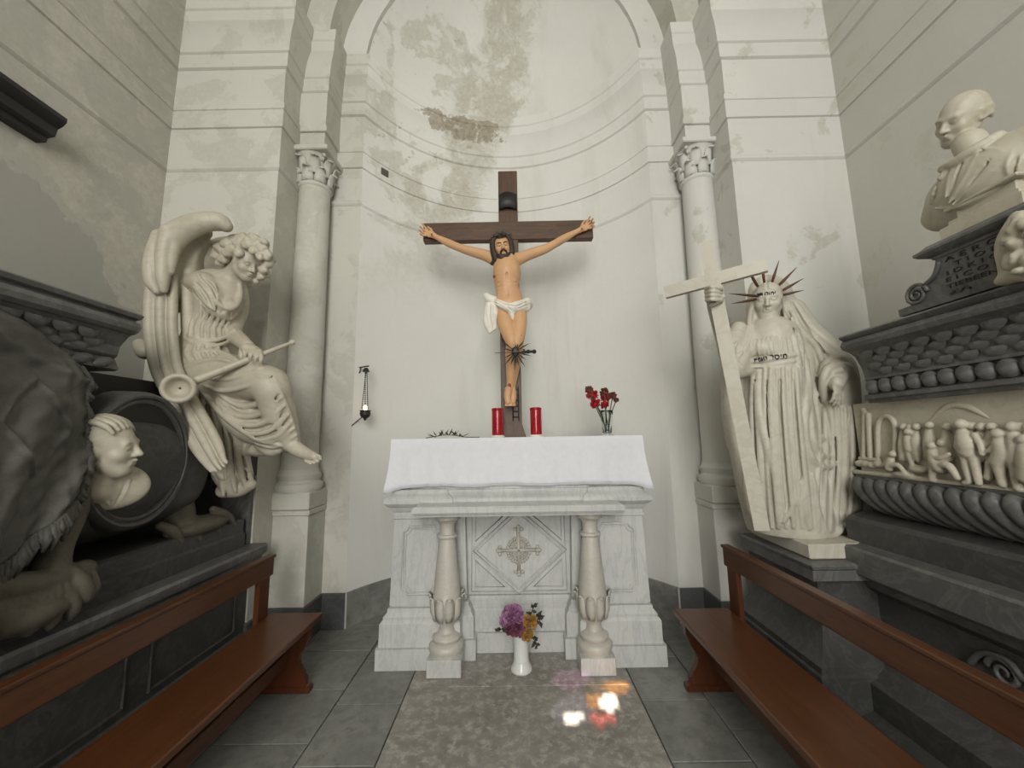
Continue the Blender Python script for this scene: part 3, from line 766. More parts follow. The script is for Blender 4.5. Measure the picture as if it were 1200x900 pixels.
def sdf_head(s, c, H, fwd, up, ears=True, neck=True, female=True, kk=1.0, neck_len=.75, eyes=True):
    """head of height H centred at c, looking along fwd. x right, y forward, z up in head units"""
    r, f, u = frame(fwd, up); Rm = np.array([r, f, u])
    def P(x, y, z): return np.array(c)+H*(x*r+y*f+z*u)
    def E(x, y, z, a, b, d, k=.06, sub=False): s.ell(P(x, y, z), (a*H, b*H, d*H), Rm, k*H*kk, sub)
    def Cp(p, q, ra, rb, k=.04, sub=False): s.cap(P(*p), P(*q), ra*H, rb*H, k*H*kk, sub)
    if neck: Cp((0, -.06, -.25), (0, -.12, -neck_len), .155 if female else .18, .165 if female else .2, .12)
    E(0, -.05, .12, .335, .41, .37); E(0, .10, -.12, .265, .27, .36, .12)
    E(0, .22, -.40, .11 if female else .13, .10, .09, .12)
    for e in (-1, 1):
        Cp((e*.23, -.02, -.22), (e*.08, .20, -.40), .07, .07, .12)
        E(e*.165, .235, -.12, .10, .09, .09, .10)
        if ears: E(e*.315, -.02, -.04, .03, .075, .115, .03)
    Cp((-.15, .325, .075), (.15, .325, .075), .05, .05, .07)
    for e in (-1, 1):
        E(e*.13, .42, -.005, .095, .085, .062, .05, True)
        if eyes: E(e*.128, .315, -.005, .07, .06, .042, .015); Cp((e*.06, .36, .035), (e*.20, .325, .03), .018, .016, .02)
    Cp((0, .355, .06), (0, .45, -.13), .034, .048, .045); E(-.05, .395, -.145, .04, .045, .035, .03); E(.05, .395, -.145, .04, .045, .035, .03)
    Cp((-.085, .335, -.255), (0, .385, -.238), .016, .028, .025); Cp((.085, .335, -.255), (0, .385, -.238), .016, .028, .025)
    Cp((-.06, .345, -.295), (.06, .345, -.295), .026, .026, .03)
    Cp((-.10, .385, -.266), (.10, .385, -.266), .012, .012, .012, True)
    return P, Rm
def sdf_hand(s, wrist, palm_dir, normal, L, curls, side=1, spread=.18, k=.006, thumb_curl=.5):
    """hand of length L: wrist point, direction to the fingers, palm normal (the way the fingers curl), five curls in radians"""
    d = np.array(palm_dir, float); d /= np.linalg.norm(d); n = np.array(normal, float); n = n-d*n.dot(d); n /= np.linalg.norm(n)
    w = np.cross(d, n)*side
    palm = np.array(wrist)+d*L*.27
    s.ell(palm, (L*.27, L*.205, L*.085), np.array([d, w, n]), L*.05)
    s.cap(wrist, np.array(wrist)+d*L*.12, L*.13, L*.14, L*.06)
    for i, ln in enumerate((.42, .48, .45, .36)):
        off = (i-1.5)*.115*L; dirn = d+w*(i-1.5)*spread*.35; dirn /= np.linalg.norm(dirn)
        p = np.array(wrist)+d*L*.48+w*off; a = curls[i]; cur = 0; seg = [ln*.45, ln*.32, ln*.23]; rr = [.062, .056, .05, .042]
        for j in range(3):
            cur += a*(.7, 1.0, .8)[j]
            q = p+L*seg[j]*(dirn*math.cos(cur)+n*math.sin(cur))
            s.cap(p, q, rr[j]*L, rr[j+1]*L, k); p = q
    p = np.array(wrist)+d*L*.16-w*L*.13; q = p+L*.2*(d*.7-w*.6+n*.35*thumb_curl); s.cap(p, q, .07*L, .062*L, L*.05)
    q2 = q+L*.2*(d*.85-w*.15+n*.6*thumb_curl); s.cap(q, q2, .06*L, .045*L, k)
def curls(s, spots, rng_, k=.006):
    for p, r in spots: s.ell(p, r, None, k)

# ================================================================== tombs: stonework
def ext(bm, prof, y0, y1): prism(bm, prof, y0, y1, 'y')
LT = thing('wall_tomb', (-2.2, 1.2, 0), 'dark grey marble tomb with barrel sarcophagus and stone drape along the left wall', 'tomb')
XL = AX-WU+.002
Y0 = -.6
def lpart(name, prof, y0, y1, mat, angle=25):
    return obj(name, prism(B(), prof, y0, y1, 'y'), mat, LT, angle=angle)
lpart('base', [(XL, 0), (-1.66, 0), (-1.66, .10), (-1.70, .12), (-1.78, .20), (-1.80, .22), (-1.80, .56), (-1.78, .58), (-1.76, .60), (XL, .60)], Y0, PY-.003, M['dark'])
lpart('ledge', [(XL, .60), (-1.76, .60), (-1.76, .665), (-1.715, .665), (-1.715, .69), (-1.70, .70), (-1.685, .715), (-1.68, .73), (-1.68, .755), (-1.69, .768), (XL, .768)], Y0, PY-.003, M['dark2'])
bmd = B(); box(bmd, -.0, .028, -.018, .018, 0, .045, .003); med = bpy.data.meshes.new('dentil'); bmd.to_mesh(med); bmd.free(); med.materials.append(M['dark'])
y = .45
while y < 2.68:
    o = bpy.data.objects.new('dentil', med); COL.objects.link(o); o.parent = LT; o.matrix_parent_inverse = Matrix.Translation(-LT.location); o.location = (-1.762, y, .615); y += .056
for y0 in (.6, 1.3, 2.0):
    bm = B(); tube(bm, [(-1.795, y0+.05, .26), (-1.795, y0+.62, .26), (-1.795, y0+.62, .53), (-1.795, y0+.05, .53)], .011, 6, True); obj('panel_moulding', bm, M['dark'], LT)
lpart('plinth', [(XL, .765), (-1.785, .765), (-1.785, .85), (-1.80, .862), (-1.80, .935), (-1.815, .945), (XL, .945)], Y0, 2.655, M['dark'])
# dark cladding on the pier behind the sarcophagus
bm = B(); box(bm, AX-WU+.01, AX-PU-.01, PY-.045, PY-.002, .765, 1.36, .004); obj('back_slab', bm, M['dark2'], LT)
bm = B(); prism(bm, [(2.48, 1.22), (2.69, 1.22), (2.69, 1.42), (2.62, 1.44), (2.48, 1.40)], -1.98, -1.76, 'x'); obj('bracket', bm, M['black'], LT)
# barrel sarcophagus: lofted
def barrel():
    bm = B(); rows = []; CX, CZ = -2.20, 1.34
    for j in range(37):
        t = -1+2*j/36; yy = 1.25+1.20*math.copysign(1-(1-abs(t))**2.2, t)
        u = (yy-1.25)/1.20; s = max(0, 1-abs(u)**13)**.5
        row = []
        for i in range(36):
            a = 2*PI*i/36; ca, sa = math.cos(a), math.sin(a)
            e = .72; x = CX+.455*s*math.copysign(abs(ca)**e, ca); z = CZ+(.345 if sa > 0 else .36)*(.35+.65*s)*math.copysign(abs(sa)**e, sa)*s**.4
            row.append(bm.verts.new((x, yy, z)))
        rows.append(row)
    for a, b in zip(rows[:-1], rows[1:]):
        for i in range(36): bm.faces.new((a[i], a[(i+1) % 36], b[(i+1) % 36], b[i]))
    bmesh.ops.remove_doubles(bm, verts=bm.verts, dist=1e-4)
    return obj('sarcophagus', bm, M['dark'], LT, smooth=True)
barrel()
# round frame with dished field
MC = Vector((-1.755, 1.845, 1.375))
def ringx(prof, name, mat, sy=.84):
    bm = B(); rows = []
    for r, x in prof: rows.append([bm.verts.new((MC.x+x, MC.y+sy*r*math.cos(2*PI*i/40), MC.z+r*math.sin(2*PI*i/40))) for i in range(40)])
    for a, b in zip(rows[:-1], rows[1:]):
        for i in range(40): bm.faces.new((a[i], a[(i+1) % 40], b[(i+1) % 40], b[i]))
    if prof[-1][0] < .02: bm.faces.new(rows[-1])
    return obj(name, bm, mat, LT, angle=40)
ringx([(.325, -.13), (.32, -.02), (.312, .0), (.30, .012), (.29, .01), (.284, .0), (.272, .006), (.262, .0), (.256, -.02)], 'medallion_frame', M['dark'])
ringx([(.258, -.01), (.22, -.03), (.12, -.04), (.01, -.042)], 'medallion_field', M['black'])
# lid above the sarcophagus
lpart('lid_gap_shade', [(XL, 1.66), (-1.98, 1.66), (-1.98, 1.785), (XL, 1.785)], Y0, 2.25, M['black'])  # black filler: shade of the gap under the lid, put into the colour
lpart('lid', [(XL, 1.785), (-1.86, 1.785), (-1.845, 1.79), (-1.845, 1.80), (-1.87, 1.845), (-1.862, 1.85), (-1.855, 1.86), (-1.85, 1.90), (-1.815, 1.945), (-1.80, 1.955), (-1.785, 1.957), (-1.765, 1.97), (-1.757, 1.99), (-1.765, 2.01), (-1.785, 2.015), (-1.785, 2.025), (-1.76, 2.03), (-1.75, 2.045), (-1.765, 2.055), (-1.90, 2.075), (XL, 2.09)], Y0, 1.775, M['dark2'])
bmd = B(); sphere(bmd, (0, 0, 0), 1, 10, 8, (.022, .050, .024), Matrix.Rotation(math.radians(24), 3, 'X')); mee = bpy.data.meshes.new('egg'); bmd.to_mesh(mee); bmd.free(); mee.materials.append(M['dark2'])
for p in mee.polygons: p.use_smooth = True
y = .65
while y < 1.75:
    o = bpy.data.objects.new('carved_leaf', mee); COL.objects.link(o); o.parent = LT; o.matrix_parent_inverse = Matrix.Translation(-LT.location); o.location = (-1.852, y, 1.815); y += .088
# stone drape, a cloth slab over the near end
def net(ctrl, nu, nv):
    rows = [cr(r, nu) for r in ctrl]
    cols = list(zip(*rows)); return [cr(list(c), nv) for c in cols]
def drape():
    ctrl = []
    for row in ([(-150,285,-2.05), (-60,325,-1.84), (0,362,-1.79), (50,390,-1.77), (92,426,-1.79)],
                [(-150,360,-1.82), (-60,385,-1.66), (0,405,-1.68), (55,432,-1.70), (100,452,-1.74)],
                [(-150,470,-1.79), (-60,478,-1.61), (0,484,-1.64), (55,492,-1.665), (105,505,-1.70)],
                [(-150,620,-1.80), (-60,600,-1.61), (0,580,-1.64), (55,562,-1.665), (98,548,-1.70)],
                [(-150,800,-1.84), (-60,735,-1.61), (0,672,-1.64), (50,618,-1.67), (90,585,-1.71)]):
        ctrl.append([VX(*p) for p in row])
    G = net(ctrl, 24, 24); nu, nv = len(G), len(G[0])
    bm = B(); vs = []
    for i in range(nu):
        row = []
        for j in range(nv):
            u, v = i/(nu-1), j/(nv-1); p = G[i][j].copy()
            # diagonal folds falling from the upper edge to the near lower end
            f = .020*math.sin(13*(v*.75+u*.9)+1.0)*(.4+.6*v)+.010*math.sin(31*(v*.6+u)+2)*v+.004*math.sin(70*(v+.3*u))*math.sin(23*u+1)
            f += .014*math.exp(-((v-.12-.1*u)/.05)**2)-.012*math.exp(-((v-.22-.1*u)/.05)**2)
            f += .010*math.exp(-((u-.93)/.03)**2)+.006*math.exp(-((u-.86)/.02)**2)
            # raised lozenge seam on the cloth
            q = abs(u-.70)/.19+abs(v-.52)/.2; f += .012*math.exp(-((q-1)/.07)**2)
            p[0] += f; row.append(bm.verts.new(p))
        vs.append(row)
    for a, b in zip(vs[:-1], vs[1:]):
        for j in range(nv-1): bm.faces.new((a[j], a[j+1], b[j+1], b[j]))
    right = [vs[-1][j].co.copy() for j in range(nv)]; bottom = [vs[i][-1].co.copy() for i in range(nu)]
    o = obj('stone_drape', bm, M['drape'], LT, smooth=True); md = o.modifiers.new('t', 'SOLIDIFY'); md.thickness = .03; md.offset = -1
    # fringes: one carved tassel band each
    for edge, dirv, nmod in ((right, Vector((-.05, .045, -.035)), 1), (bottom, Vector((-.01, .008, -.075)), 1)):
        for i in range(4, len(edge)-1, 2):
            for k in range(2):
                p = edge[i].lerp(edge[i+1], k/2); bm = B()
                e = p+dirv*random.uniform(.8, 1.25)+Vector((random.uniform(-.008, .008), random.uniform(-.012, .012), 0)); m_ = (p+e)/2+Vector((.014, 0, 0))
                tube(bm, [p, m_, e], [.009, .012, .006], 5); obj('tassel', bm, M['drape'], o, smooth=True)
M['drape'] = marble('grey_carved_drape_stone', (0.075, 0.073, 0.065), (0.11, 0.105, 0.092), (0.05, 0.048, 0.042), 7, 0.6, 0.35, 0.3)
drape()
# lion feet
def paw_near():
    s = Sculpt(.007); X = -1.70
    def p(px, py, dx=0): q = VX(px, py, X+dx); return q
    k = .02
    s.chain([p(84, 560, -.12), p(76, 600, -.10), p(66, 640, -.08), p(58, 668, -.05)], [.075, .068, .05, .055], k)
    s.chain([p(-70, 690, -.02), p(0, 690, .0), p(60, 682, -.02), p(98, 668, -.04)], [.045, .05, .045, .04], k)
    s.ell(p(30, 722, .0), (.075, .12, .055), None, .03)
    for i, (a, b) in enumerate(((100, 705), (84, 722), (60, 733), (34, 740), (8, 742), (-22, 748))):
        s.chain([p(a-14, b-34, .0), p(a-4, b-22, .025), p(a, b-8, .035), p(a-2, b+3, .03)], [.022, .027, .026, .012], .006)
    for i in range(14):
        a = 108-i*9; s.chain([p(a, 668+i*.6, -.01), p(a+5, 688+i*1.6, .03), p(a-2, 704+i*2.6, .035)], [.010, .014, .006], .004)
    s.mesh('lion_paw', M['brownstone'], LT)
paw_near()
def paw_far():
    s = Sculpt(.007); X = -1.84
    def p(px, py, dx=0): return VX(px, py, X+dx)
    s.chain([p(190, 560, -.12), p(200, 590, -.08), p(212, 612, -.03)], [.08, .07, .055], .03)
    s.ell(p(232, 616, -.01), (.09, .21, .055), None, .03); s.ell(p(205, 600, -.06), (.08, .1, .09), None, .04)
    for a, b in ((274, 615), (256, 626), (234, 632), (212, 634)):
        s.chain([p(a-24, b-18, 0), p(a-8, b-11, .025), p(a, b, .03)], [.022, .025, .016], .005)
    s.mesh('lion_paw', M['brownstone'], LT)
paw_far()
# dark shelf high on the left wall
sh = obj('wall_shelf', prism(B(), [(a, b-.06) for a, b in [(XL, 3.19), (-2.60, 3.19), (-2.595, 3.215), (-2.555, 3.225), (-2.545, 3.27), (-2.52, 3.285), (-2.50, 3.31), (-2.50, 3.335), (XL, 3.335)]], -.4, 1.96, 'y'), M['black'], None, angle=25)
tag(sh, 'black moulded stone shelf fixed high on the left wall', 'shelf')

RT = thing('wall_tomb', (2.1, 1.2, 0), 'grey marble tomb with cream relief and fluted sarcophagus along the right wall', 'tomb')
XR = AX+WU-.002
def rpart(name, prof, y0, y1, mat, angle=25):
    return obj(name, prism(B(), prof, y0, y1, 'y'), mat, RT, angle=angle)
rpart('base', [(XR, 0), (1.60, 0), (1.60, .13), (1.66, .15), (1.66, .27), (1.70, .29), (1.76, .34), (1.83, .38), (1.85, .40), (1.85, .62), (1.82, .64), (1.80, .66), (XR, .66)], Y0, PY-.003, M['dark'])
rpart('ledge', [(XR, .66), (1.80, .66), (1.78, .70), (1.75, .715), (1.745, .73), (1.72, .735), (1.72, .85), (1.73, .862), (XR, .862)], Y0, PY-.003, M['dark2'])
rpart('plinth', [(XR, .86), (1.83, .86), (1.83, .97), (1.85, .99), (1.93, 1.01), (XR, 1.01)], Y0, 2.25, M['dark'])
rpart('sarcophagus', [(XR, 1.0), (1.97, 1.0), (1.95, 1.03), (1.90, 1.12), (1.885, 1.20), (1.90, 1.212), (1.94, 1.22), (1.94, 1.60), (XR, 1.60)], Y0, 2.22, M['dark'])
rpart('lid', [(XR, 1.595), (1.87, 1.595), (1.865, 1.61), (1.85, 1.615), (1.85, 1.635), (1.87, 1.64), (1.875, 1.71), (1.86, 1.715), (1.865, 1.73), (1.855, 1.78), (1.83, 1.84), (1.80, 1.865), (1.785, 1.87), (1.765, 1.88), (1.755, 1.90), (1.765, 1.92), (1.775, 1.925), (1.76, 1.935), (1.75, 1.945), (1.76, 1.955), (1.85, 1.965), (XR, 1.97)], Y0, 2.05, M['dark2'])
bmd = B(); sphere(bmd, (0, 0, 0), 1, 10, 8, (.024, .036, .040), Matrix.Rotation(math.radians(-28), 3, 'X')); mee = bpy.data.meshes.new('egg_r'); bmd.to_mesh(mee); bmd.free(); mee.materials.append(M['dark2'])
for p in mee.polygons: p.use_smooth = True
y = .40
while y < 2.03:
    o = bpy.data.objects.new('carved_leaf', mee); COL.objects.link(o); o.parent = RT; o.matrix_parent_inverse = Matrix.Translation(-RT.location); o.location = (1.864, y, 1.676); y += .070
# fish scales of the lid
bmd = B(); vs = []
for i in range(6):
    r = i/5
    for k in range(7):
        a = -PI/2+PI*k/6; vs.append(bmd.verts.new((-.004-.012*math.sqrt(max(0, 1-r*r))*(.6+.4*math.cos(a)), r*.045*math.sin(a), -r*.043*math.cos(a))))
for i in range(5):
    for k in range(6):
        q = [vs[i*7+k], vs[i*7+k+1], vs[(i+1)*7+k+1], vs[(i+1)*7+k]]
        try: bmd.faces.new(q)
        except ValueError: pass
bmesh.ops.recalc_face_normals(bmd, faces=bmd.faces)
msc = bpy.data.meshes.new('scale'); bmd.to_mesh(msc); bmd.free(); msc.materials.append(M['dark2'])
for p in msc.polygons: p.use_smooth = True
def scales(par, sgn, xs, y0, y1):
    for r, (x, z) in enumerate(xs):
        y = y0+(.045 if r % 2 else 0)
        while y < y1:
            o = bpy.data.objects.new('scale', msc); COL.objects.link(o); o.parent = par; o.matrix_parent_inverse = Matrix.Translation(-par.location)
            o.location = (x, y, z); o.scale = (sgn, 1, 1); o.rotation_euler = (0, sgn*(-.25), random.uniform(-.05, .05)); y += .09
scales(RT, 1, ((1.858, 1.768), (1.852, 1.80), (1.838, 1.833), (1.818, 1.862)), .40, 2.02)
scales(LT, -1, ((-1.856, 1.888), (-1.846, 1.915), (-1.822, 1.945)), .62, 1.70)
# slanting gadroons under the relief
y = .386
while y < 2.2:
    bm = B(); pts = [(1.872, y, 1.198), (1.862, y+.0, 1.17), (1.872, y-.018, 1.12), (1.905, y-.055, 1.06), (1.955, y-.10, 1.02)]
    pp = cr([p+(r,) for p, r in zip(pts, (.020, .033, .034, .028, .015))], 3)
    tube(bm, [q[:3] for q in pp], [float(q[3]) for q in pp], 9); obj('gadroon', bm, M['dark2'], RT, smooth=True); y += .066
# pedestal for the standing statue, stepping forward from the tomb
def ppath(o): return [(1.95, 2.12-o), (1.95, 2.12-o)]
pd = [(1.96, 2.13), (1.545, 2.13), (1.545, PY-.01)]
def pstack(name, prof, mat):
    bm = B(); rows = strip_sweep(bm, pd, prof)   # offset to the left of this direction = outwards
    bm.faces.new([r[-1] for r in rows]+[bm.verts.new((1.96, PY-.01, prof[-1][1]))])
    return obj(name, bm, mat, RT, angle=25)
def flip(pr): return [(-o, z) for o, z in pr]
def pst(name, prof, mat): return pstack(name, [(-o if False else o, z) for o, z in prof], mat)
pd = [(1.545, PY-.01), (1.545, 2.13), (1.96, 2.13)]
pd = pd[::-1]
pdl = pd
bm = B(); strip_sweep(bm, pd, [(-.08, .74), (.02, .735), (.035, .745), (.05, .76), (.055, .775), (.045, .785), (-.3, .787)]); box(bm, 1.5, 1.96, 2.09, PY-.01, .70, .7855); obj('statue_pedestal_cap', bm, M['dark2'], RT, angle=25)
bm = B(); strip_sweep(bm, pd, [(.09, 0), (.09, .10), (.11, .12), (.11, .29), (.10, .30), (.10, .33), (.085, .34), (.05, .365), (.02, .41), (.0, .45), (-.005, .47), (-.005, .70), (.01, .715), (.01, .735), (-.08, .74)]); obj('statue_pedestal', bm, M['dark'], RT, angle=25)
# carved scroll on the panel below the ledge
bm = B()
for c0, sg in ((1.62, 1), (1.47, -1)):
    pts = []
    for k in range(26):
        a = k/25*3.2*PI; r = .055*(1-k/30); pts.append((1.842, c0+r*math.cos(a)*sg, .53+r*math.sin(a)))
    tube(bm, pts, [.012*(1-.5*k/25) for k in range(26)], 6)
tube(bm, cr([(1.842, 1.74, .50), (1.84, 1.68, .57), (1.84, 1.60, .585), (1.84, 1.55, .54), (1.84, 1.48, .58), (1.84, 1.38, .56), (1.842, 1.30, .50)], 5), .012, 6)
obj('carved_scroll', bm, M['dark2'], RT, smooth=True)

# inscription block under the portrait bust
IB = thing('inscription_block', (1.98, 1.3, 1.97), 'grey marble inscribed block with scrolled end under the portrait bust', 'plinth')
XF = 1.80
pr = [(.86, 1.973), (1.76, 1.973), (1.76, 2.005), (1.70, 2.008), (1.72, 2.03), (1.715, 2.06), (1.69, 2.075), (1.65, 2.07), (1.61, 2.085), (1.585, 2.115), (1.575, 2.15), (1.575, 2.17), (1.05, 2.17), (1.045, 2.11), (.95, 2.06), (.90, 2.01), (.86, 2.0)]
obj('block', prism(B(), pr, XF, XR-.01, 'x'), M['dark2'], IB, angle=25)
bm = B(); strip_sweep(bm, [(XR-.02, 1.575), (XF, 1.575), (XF, 1.02), (XR-.02, 1.02)][::-1], [(-.05, 2.165), (.005, 2.165), (.01, 2.175), (.035, 2.185), (.045, 2.195), (.045, 2.205), (.03, 2.215), (.015, 2.23), (-.02, 2.24), (-.3, 2.242)])
obj('cap', bm, M['dark2'], IB, angle=25)
bm = B(); pts = []; rad = []
for k in range(40):
    a = k/39*4.6*PI; r = .048*(1-k/46); pts.append((XF-.004, 1.668-r*math.cos(a), 2.045+r*math.sin(a))); rad.append(.009*(1-.4*k/39))
tube(bm, pts, rad, 6); tube(bm, cr([(XF-.004, 1.63, 2.075), (XF-.004, 1.585, 2.10), (XF-.004, 1.56, 2.15)], 5), .009, 6); obj('scroll', bm, M['dark2'], IB, smooth=True)
def text_mesh(body, size, align='CENTER', extrude=.002):
    cu = bpy.data.curves.new('txt', 'FONT'); cu.body = body; cu.size = size; cu.align_x = align; cu.extrude = extrude; cu.resolution_u = 3
    o = bpy.data.objects.new('txt', cu); COL.objects.link(o); bpy.context.view_layer.update()
    me = bpy.data.meshes.new_from_object(o.evaluated_get(bpy.context.evaluated_depsgraph_get())); bpy.data.objects.remove(o); bpy.data.curves.remove(cu)
    return me
for i, ln in enumerate(('A E R CONI', 'T I O I L I I', 'I D K I O I O I', 'E I C O D I I O', 'TIEBEENOX I I')):
    me = text_mesh(ln, .030 if i != 0 else .034)
    w = max(v.co.x for v in me.vertices)-min(v.co.x for v in me.vertices); sc = min(1.6, (.34, .36, .42, .43, .44)[i]/w)
    for v in me.vertices: v.co = Vector((XF-.001-v.co.z, 1.40-v.co.x*sc, 2.137-i*.028+v.co.y*.85))
    mobj('inscription_line', me, M['iron'], IB)
bm = B()
for a, b in ((1.52, 1.49), (1.36, 1.30), (1.20, 1.16)): tube(bm, cr([(XF-.002, a+.02, 2.0), (XF-.002, a, 2.012), (XF-.002, (a+b)/2, 1.998), (XF-.002, b, 2.012), (XF-.002, b-.02, 2.0)], 4), .005, 5)
obj('carved_flourish', bm, M['dark'], IB)

# ================================================================== carved figures
def dirc(r, u, f): return r*R_+u*U_+f*F_
VRAW = V
def bake(s, vox=None):
    v = s.vox; s.vox = vox or v*1.6; s.D, s.lo = s.field(); s.dv = s.vox; s.vox = v
def surf(s, px, py, d0=1.0, d1=4.0, default=None):
    """depth of the first surface met along the pixel's ray"""
    t = np.arange(d0, d1, .006); d = WAX @ np.array([(px-600)/FPX, (450-py)/FPX, 1.0])
    P = t[:, None]*d[None, :]; P[:, 2] += EYE
    I = np.round((P-s.lo)/s.dv).astype(int); ok = ((I >= 0) & (I < np.array(s.D.shape))).all(1)
    val = np.full(len(t), 1.0); val[ok] = s.D[I[ok, 0], I[ok, 1], I[ok, 2]]
    h = np.argmax(val < 0)
    if val[h] >= 0: return default
    if h > 0 and val[h-1] < .2: return t[h-1]+.006*val[h-1]/(val[h-1]-val[h])
    return t[h]
def ridge(s, pts, r, k=.008, sub=False, inset=.1, n=5, taper=True, step=None):
    """fold laid on the baked surface along photograph points"""
    q = cr(pts, n); out = []; last = None
    for p in q:
        d = surf(s, p[0], p[1])
        if d is None: d = last
        if d is None: continue
        if last is not None and abs(d-last) > .10: d = last+.03*np.sign(d-last)
        last = d; out.append((p[0], p[1], d))
    m = len(out)
    if m < 2: return
    ds = np.array([o[2] for o in out]); kk = np.ones(5)/5
    if m > 6:
        for _ in range(3): ds = np.convolve(np.pad(ds, 2, mode='edge'), kk, 'valid')
    rad = []
    for i in range(m):
        u = i/(m-1); f = (.45+.55*math.sin(PI*min(max(u, .0), 1))**.6) if taper else 1; rad.append(r*f)
    pts3 = [VRAW(o[0], o[1], d+(inset if not sub else -.05)*rr*d/FPX*1.0) for o, d, rr in zip(out, ds, rad)]
    s.chain(pts3, [rr*d/FPX for rr, d in zip(rad, ds)], k, 1, sub)
def ych(s, pts, k=.02, n=4, sub=False):
    W3 = [VY(*p[:3]) for p in pts]
    return s.chain(W3, [p[3]*p[2]/FPX for p in pts], k, n, sub)

# ---------------------------------------------------------------- the seated angel
AN = thing('angel_statue', tuple(V(245, 455, 2.36)), 'cream marble winged angel with curly hair seated on the sarcophagus, holding a long trumpet', 'statue')
def angel():
    s = Sculpt(.0045)
    s.pch([(262,345,2.40,24), (254,375,2.40,25), (246,405,2.40,29), (242,432,2.38,33)], .05)
    s.pell(259, 350, 2.37, 25, 20, .10, .04); s.pell(256, 362, 2.31, 9, 8, .05, .03); s.pell(270, 358, 2.32, 9, 8, .05, .03)
    # shoulders and arms
    s.pch([(228,332,2.36,12), (250,328,2.38,13), (272,332,2.41,12)], .03)
    s.pch([(226,331,2.33,12), (240,334,2.30,14), (248,346,2.29,13.5), (252,358,2.29,11), (260,367,2.30,7.5)], .012)
    s.pch([(232,346,2.34,10), (214,352,2.36,9.5), (200,360,2.36,9.5)], .012)
    s.pch([(276,340,2.43,12), (278,362,2.44,11.5), (271,387,2.40,10.5), (283,400,2.28,8.5), (290,406,2.23,7.5)], .012)
    s.pell(295, 410, 2.205, 11, 6.5, .03, .01, -25)
    for i, x in enumerate((287, 293.5, 300, 306)):
        y = 405+i*1.8; s.pch([(x-2, y+1, 2.195, 3.1), (x, y+8, 2.165, 2.7), (x-.5, y+14, 2.165, 2.5), (x-2.5, y+18.5, 2.19, 2.1)], .002, 3)
    s.pch([(285,409,2.20,4), (283,417,2.18,3.4), (286,423,2.19,2.8)], .004, 3)
    # legs under the dress
    s.pch([(236,438,2.36,29), (275,442,2.30,26), (310,448,2.24,21), (321,457,2.22,18)], .04)
    s.pch([(318,452,2.22,19), (326,480,2.24,18), (334,503,2.26,14.5), (340,518,2.27,10.5)], .03)
    s.pch([(265,462,2.36,22), (290,490,2.33,24), (316,505,2.29,20)], .04)
    s.pch([(255,470,2.38,17), (262,510,2.38,17), (268,545,2.38,19), (272,566,2.38,13)], .03)
    s.pch([(290,512,2.38,15), (302,524,2.36,11), (330,519,2.30,11)], .03)
    s.pch([(262,575,2.38,8), (280,574,2.38,8), (294,568,2.38,6)], .02)
    s.pch([(225,445,2.36,20), (222,460,2.36,10)], .02)
    s.pch([(170,412,2.34,9), (164,404,2.36,7)], .02)
    # bare foot
    s.pch([(338,518,2.27,8.5), (349,527,2.25,8), (361,533,2.22,6.5), (368,535,2.20,5)], .012)
    for i, (a, b, c, d_) in enumerate(((366, 531.5, 375, 535), (366, 534, 375.5, 538), (364, 537, 373, 541), (361, 539, 369, 543), (358, 540, 364, 544))): s.cap(V(a, b, 2.20), V(c, d_, 2.185), .0105-i*.0006, .0085-i*.0005, .002)
    s.pch([(308,521,2.30,8), (318,528,2.28,7), (326,527,2.26,5)], .01)
    bake(s)
    R = lambda pts, r, **k: ridge(s, pts, r, **k)
    # bodice and neckline
    R([(232,322), (246,338), (256,356), (266,362)], 3.0); R([(281,330), (281,346), (276,358), (266,364)], 3.4); R([(262,366), (268,374), (276,366), (283,352)], 2.6)
    for a in ((226,336,242,356), (234,328,250,348), (240,326,254,342)): R([(a[0], a[1]), ((a[0]+a[2])/2+3, (a[1]+a[3])/2-1), (a[2], a[3])], 2.2, k=.005)
    R([(219,392), (240,400), (262,396), (275,386)], 2.6); R([(218,398), (240,406), (264,402), (276,392)], 2.2)
    for i in range(7): R([(226+i*7, 372+i*.5), (223+i*7, 384), (222+i*7.5, 396)], 2.0, k=.006)
    for i in range(6): R([(220+i*9, 404), (218+i*10, 414), (222+i*12, 424+i)], 2.2, k=.006)
    R([(216,420), (240,412), (262,414), (282,424)], 3.0); R([(216,432), (236,424), (262,422), (290,432)], 2.6)
    for p in ([(228,330), (238,342), (246,356)], [(236,324), (248,336), (254,350)], [(222,338), (232,350), (244,362)], [(246,350), (254,362), (262,366)]): R(p, 2.0, sub=True, k=.005)
    for p in ([(236,334), (246,346), (252,362)], [(229,340), (240,354), (252,364)]): R(p, 2.4, k=.005)
    for i in range(6): R([(234+i*8, 352+i*1.5), (236+i*7, 366+i*.5), (233+i*7, 382)], 2.0, k=.005)
    # swags over the lap and between the knees
    for p, r in (([(258,462), (276,474), (300,474), (326,458)], 4), ([(254,470), (274,486), (302,486), (330,466)], 3.6), ([(262,482), (282,497), (308,496), (333,476)], 3.4),
                 ([(272,494), (292,507), (316,505), (338,486)], 3.4), ([(284,505), (304,514), (326,510), (342,494)], 3.2), ([(296,514), (318,517), (345,502)], 3.0), ([(300,520), (324,523), (347,510)], 3.0),
                 ([(240,452), (262,458), (292,452), (318,440)], 2.8), ([(246,444), (270,444), (296,436)], 2.4), ([(322,444), (333,470), (343,498), (348,516)], 3.2),
                 ([(240,462), (256,480), (280,500), (304,514), (330,522)], 4.2)): R(p, r)
    for p, r in (([(262,468), (282,481), (314,474), (328,462)], 2.2), ([(266,488), (288,503), (314,500), (336,481)], 2.0), ([(286,508), (312,511), (340,491)], 2.0)): R(p, r, sub=True, k=.006)
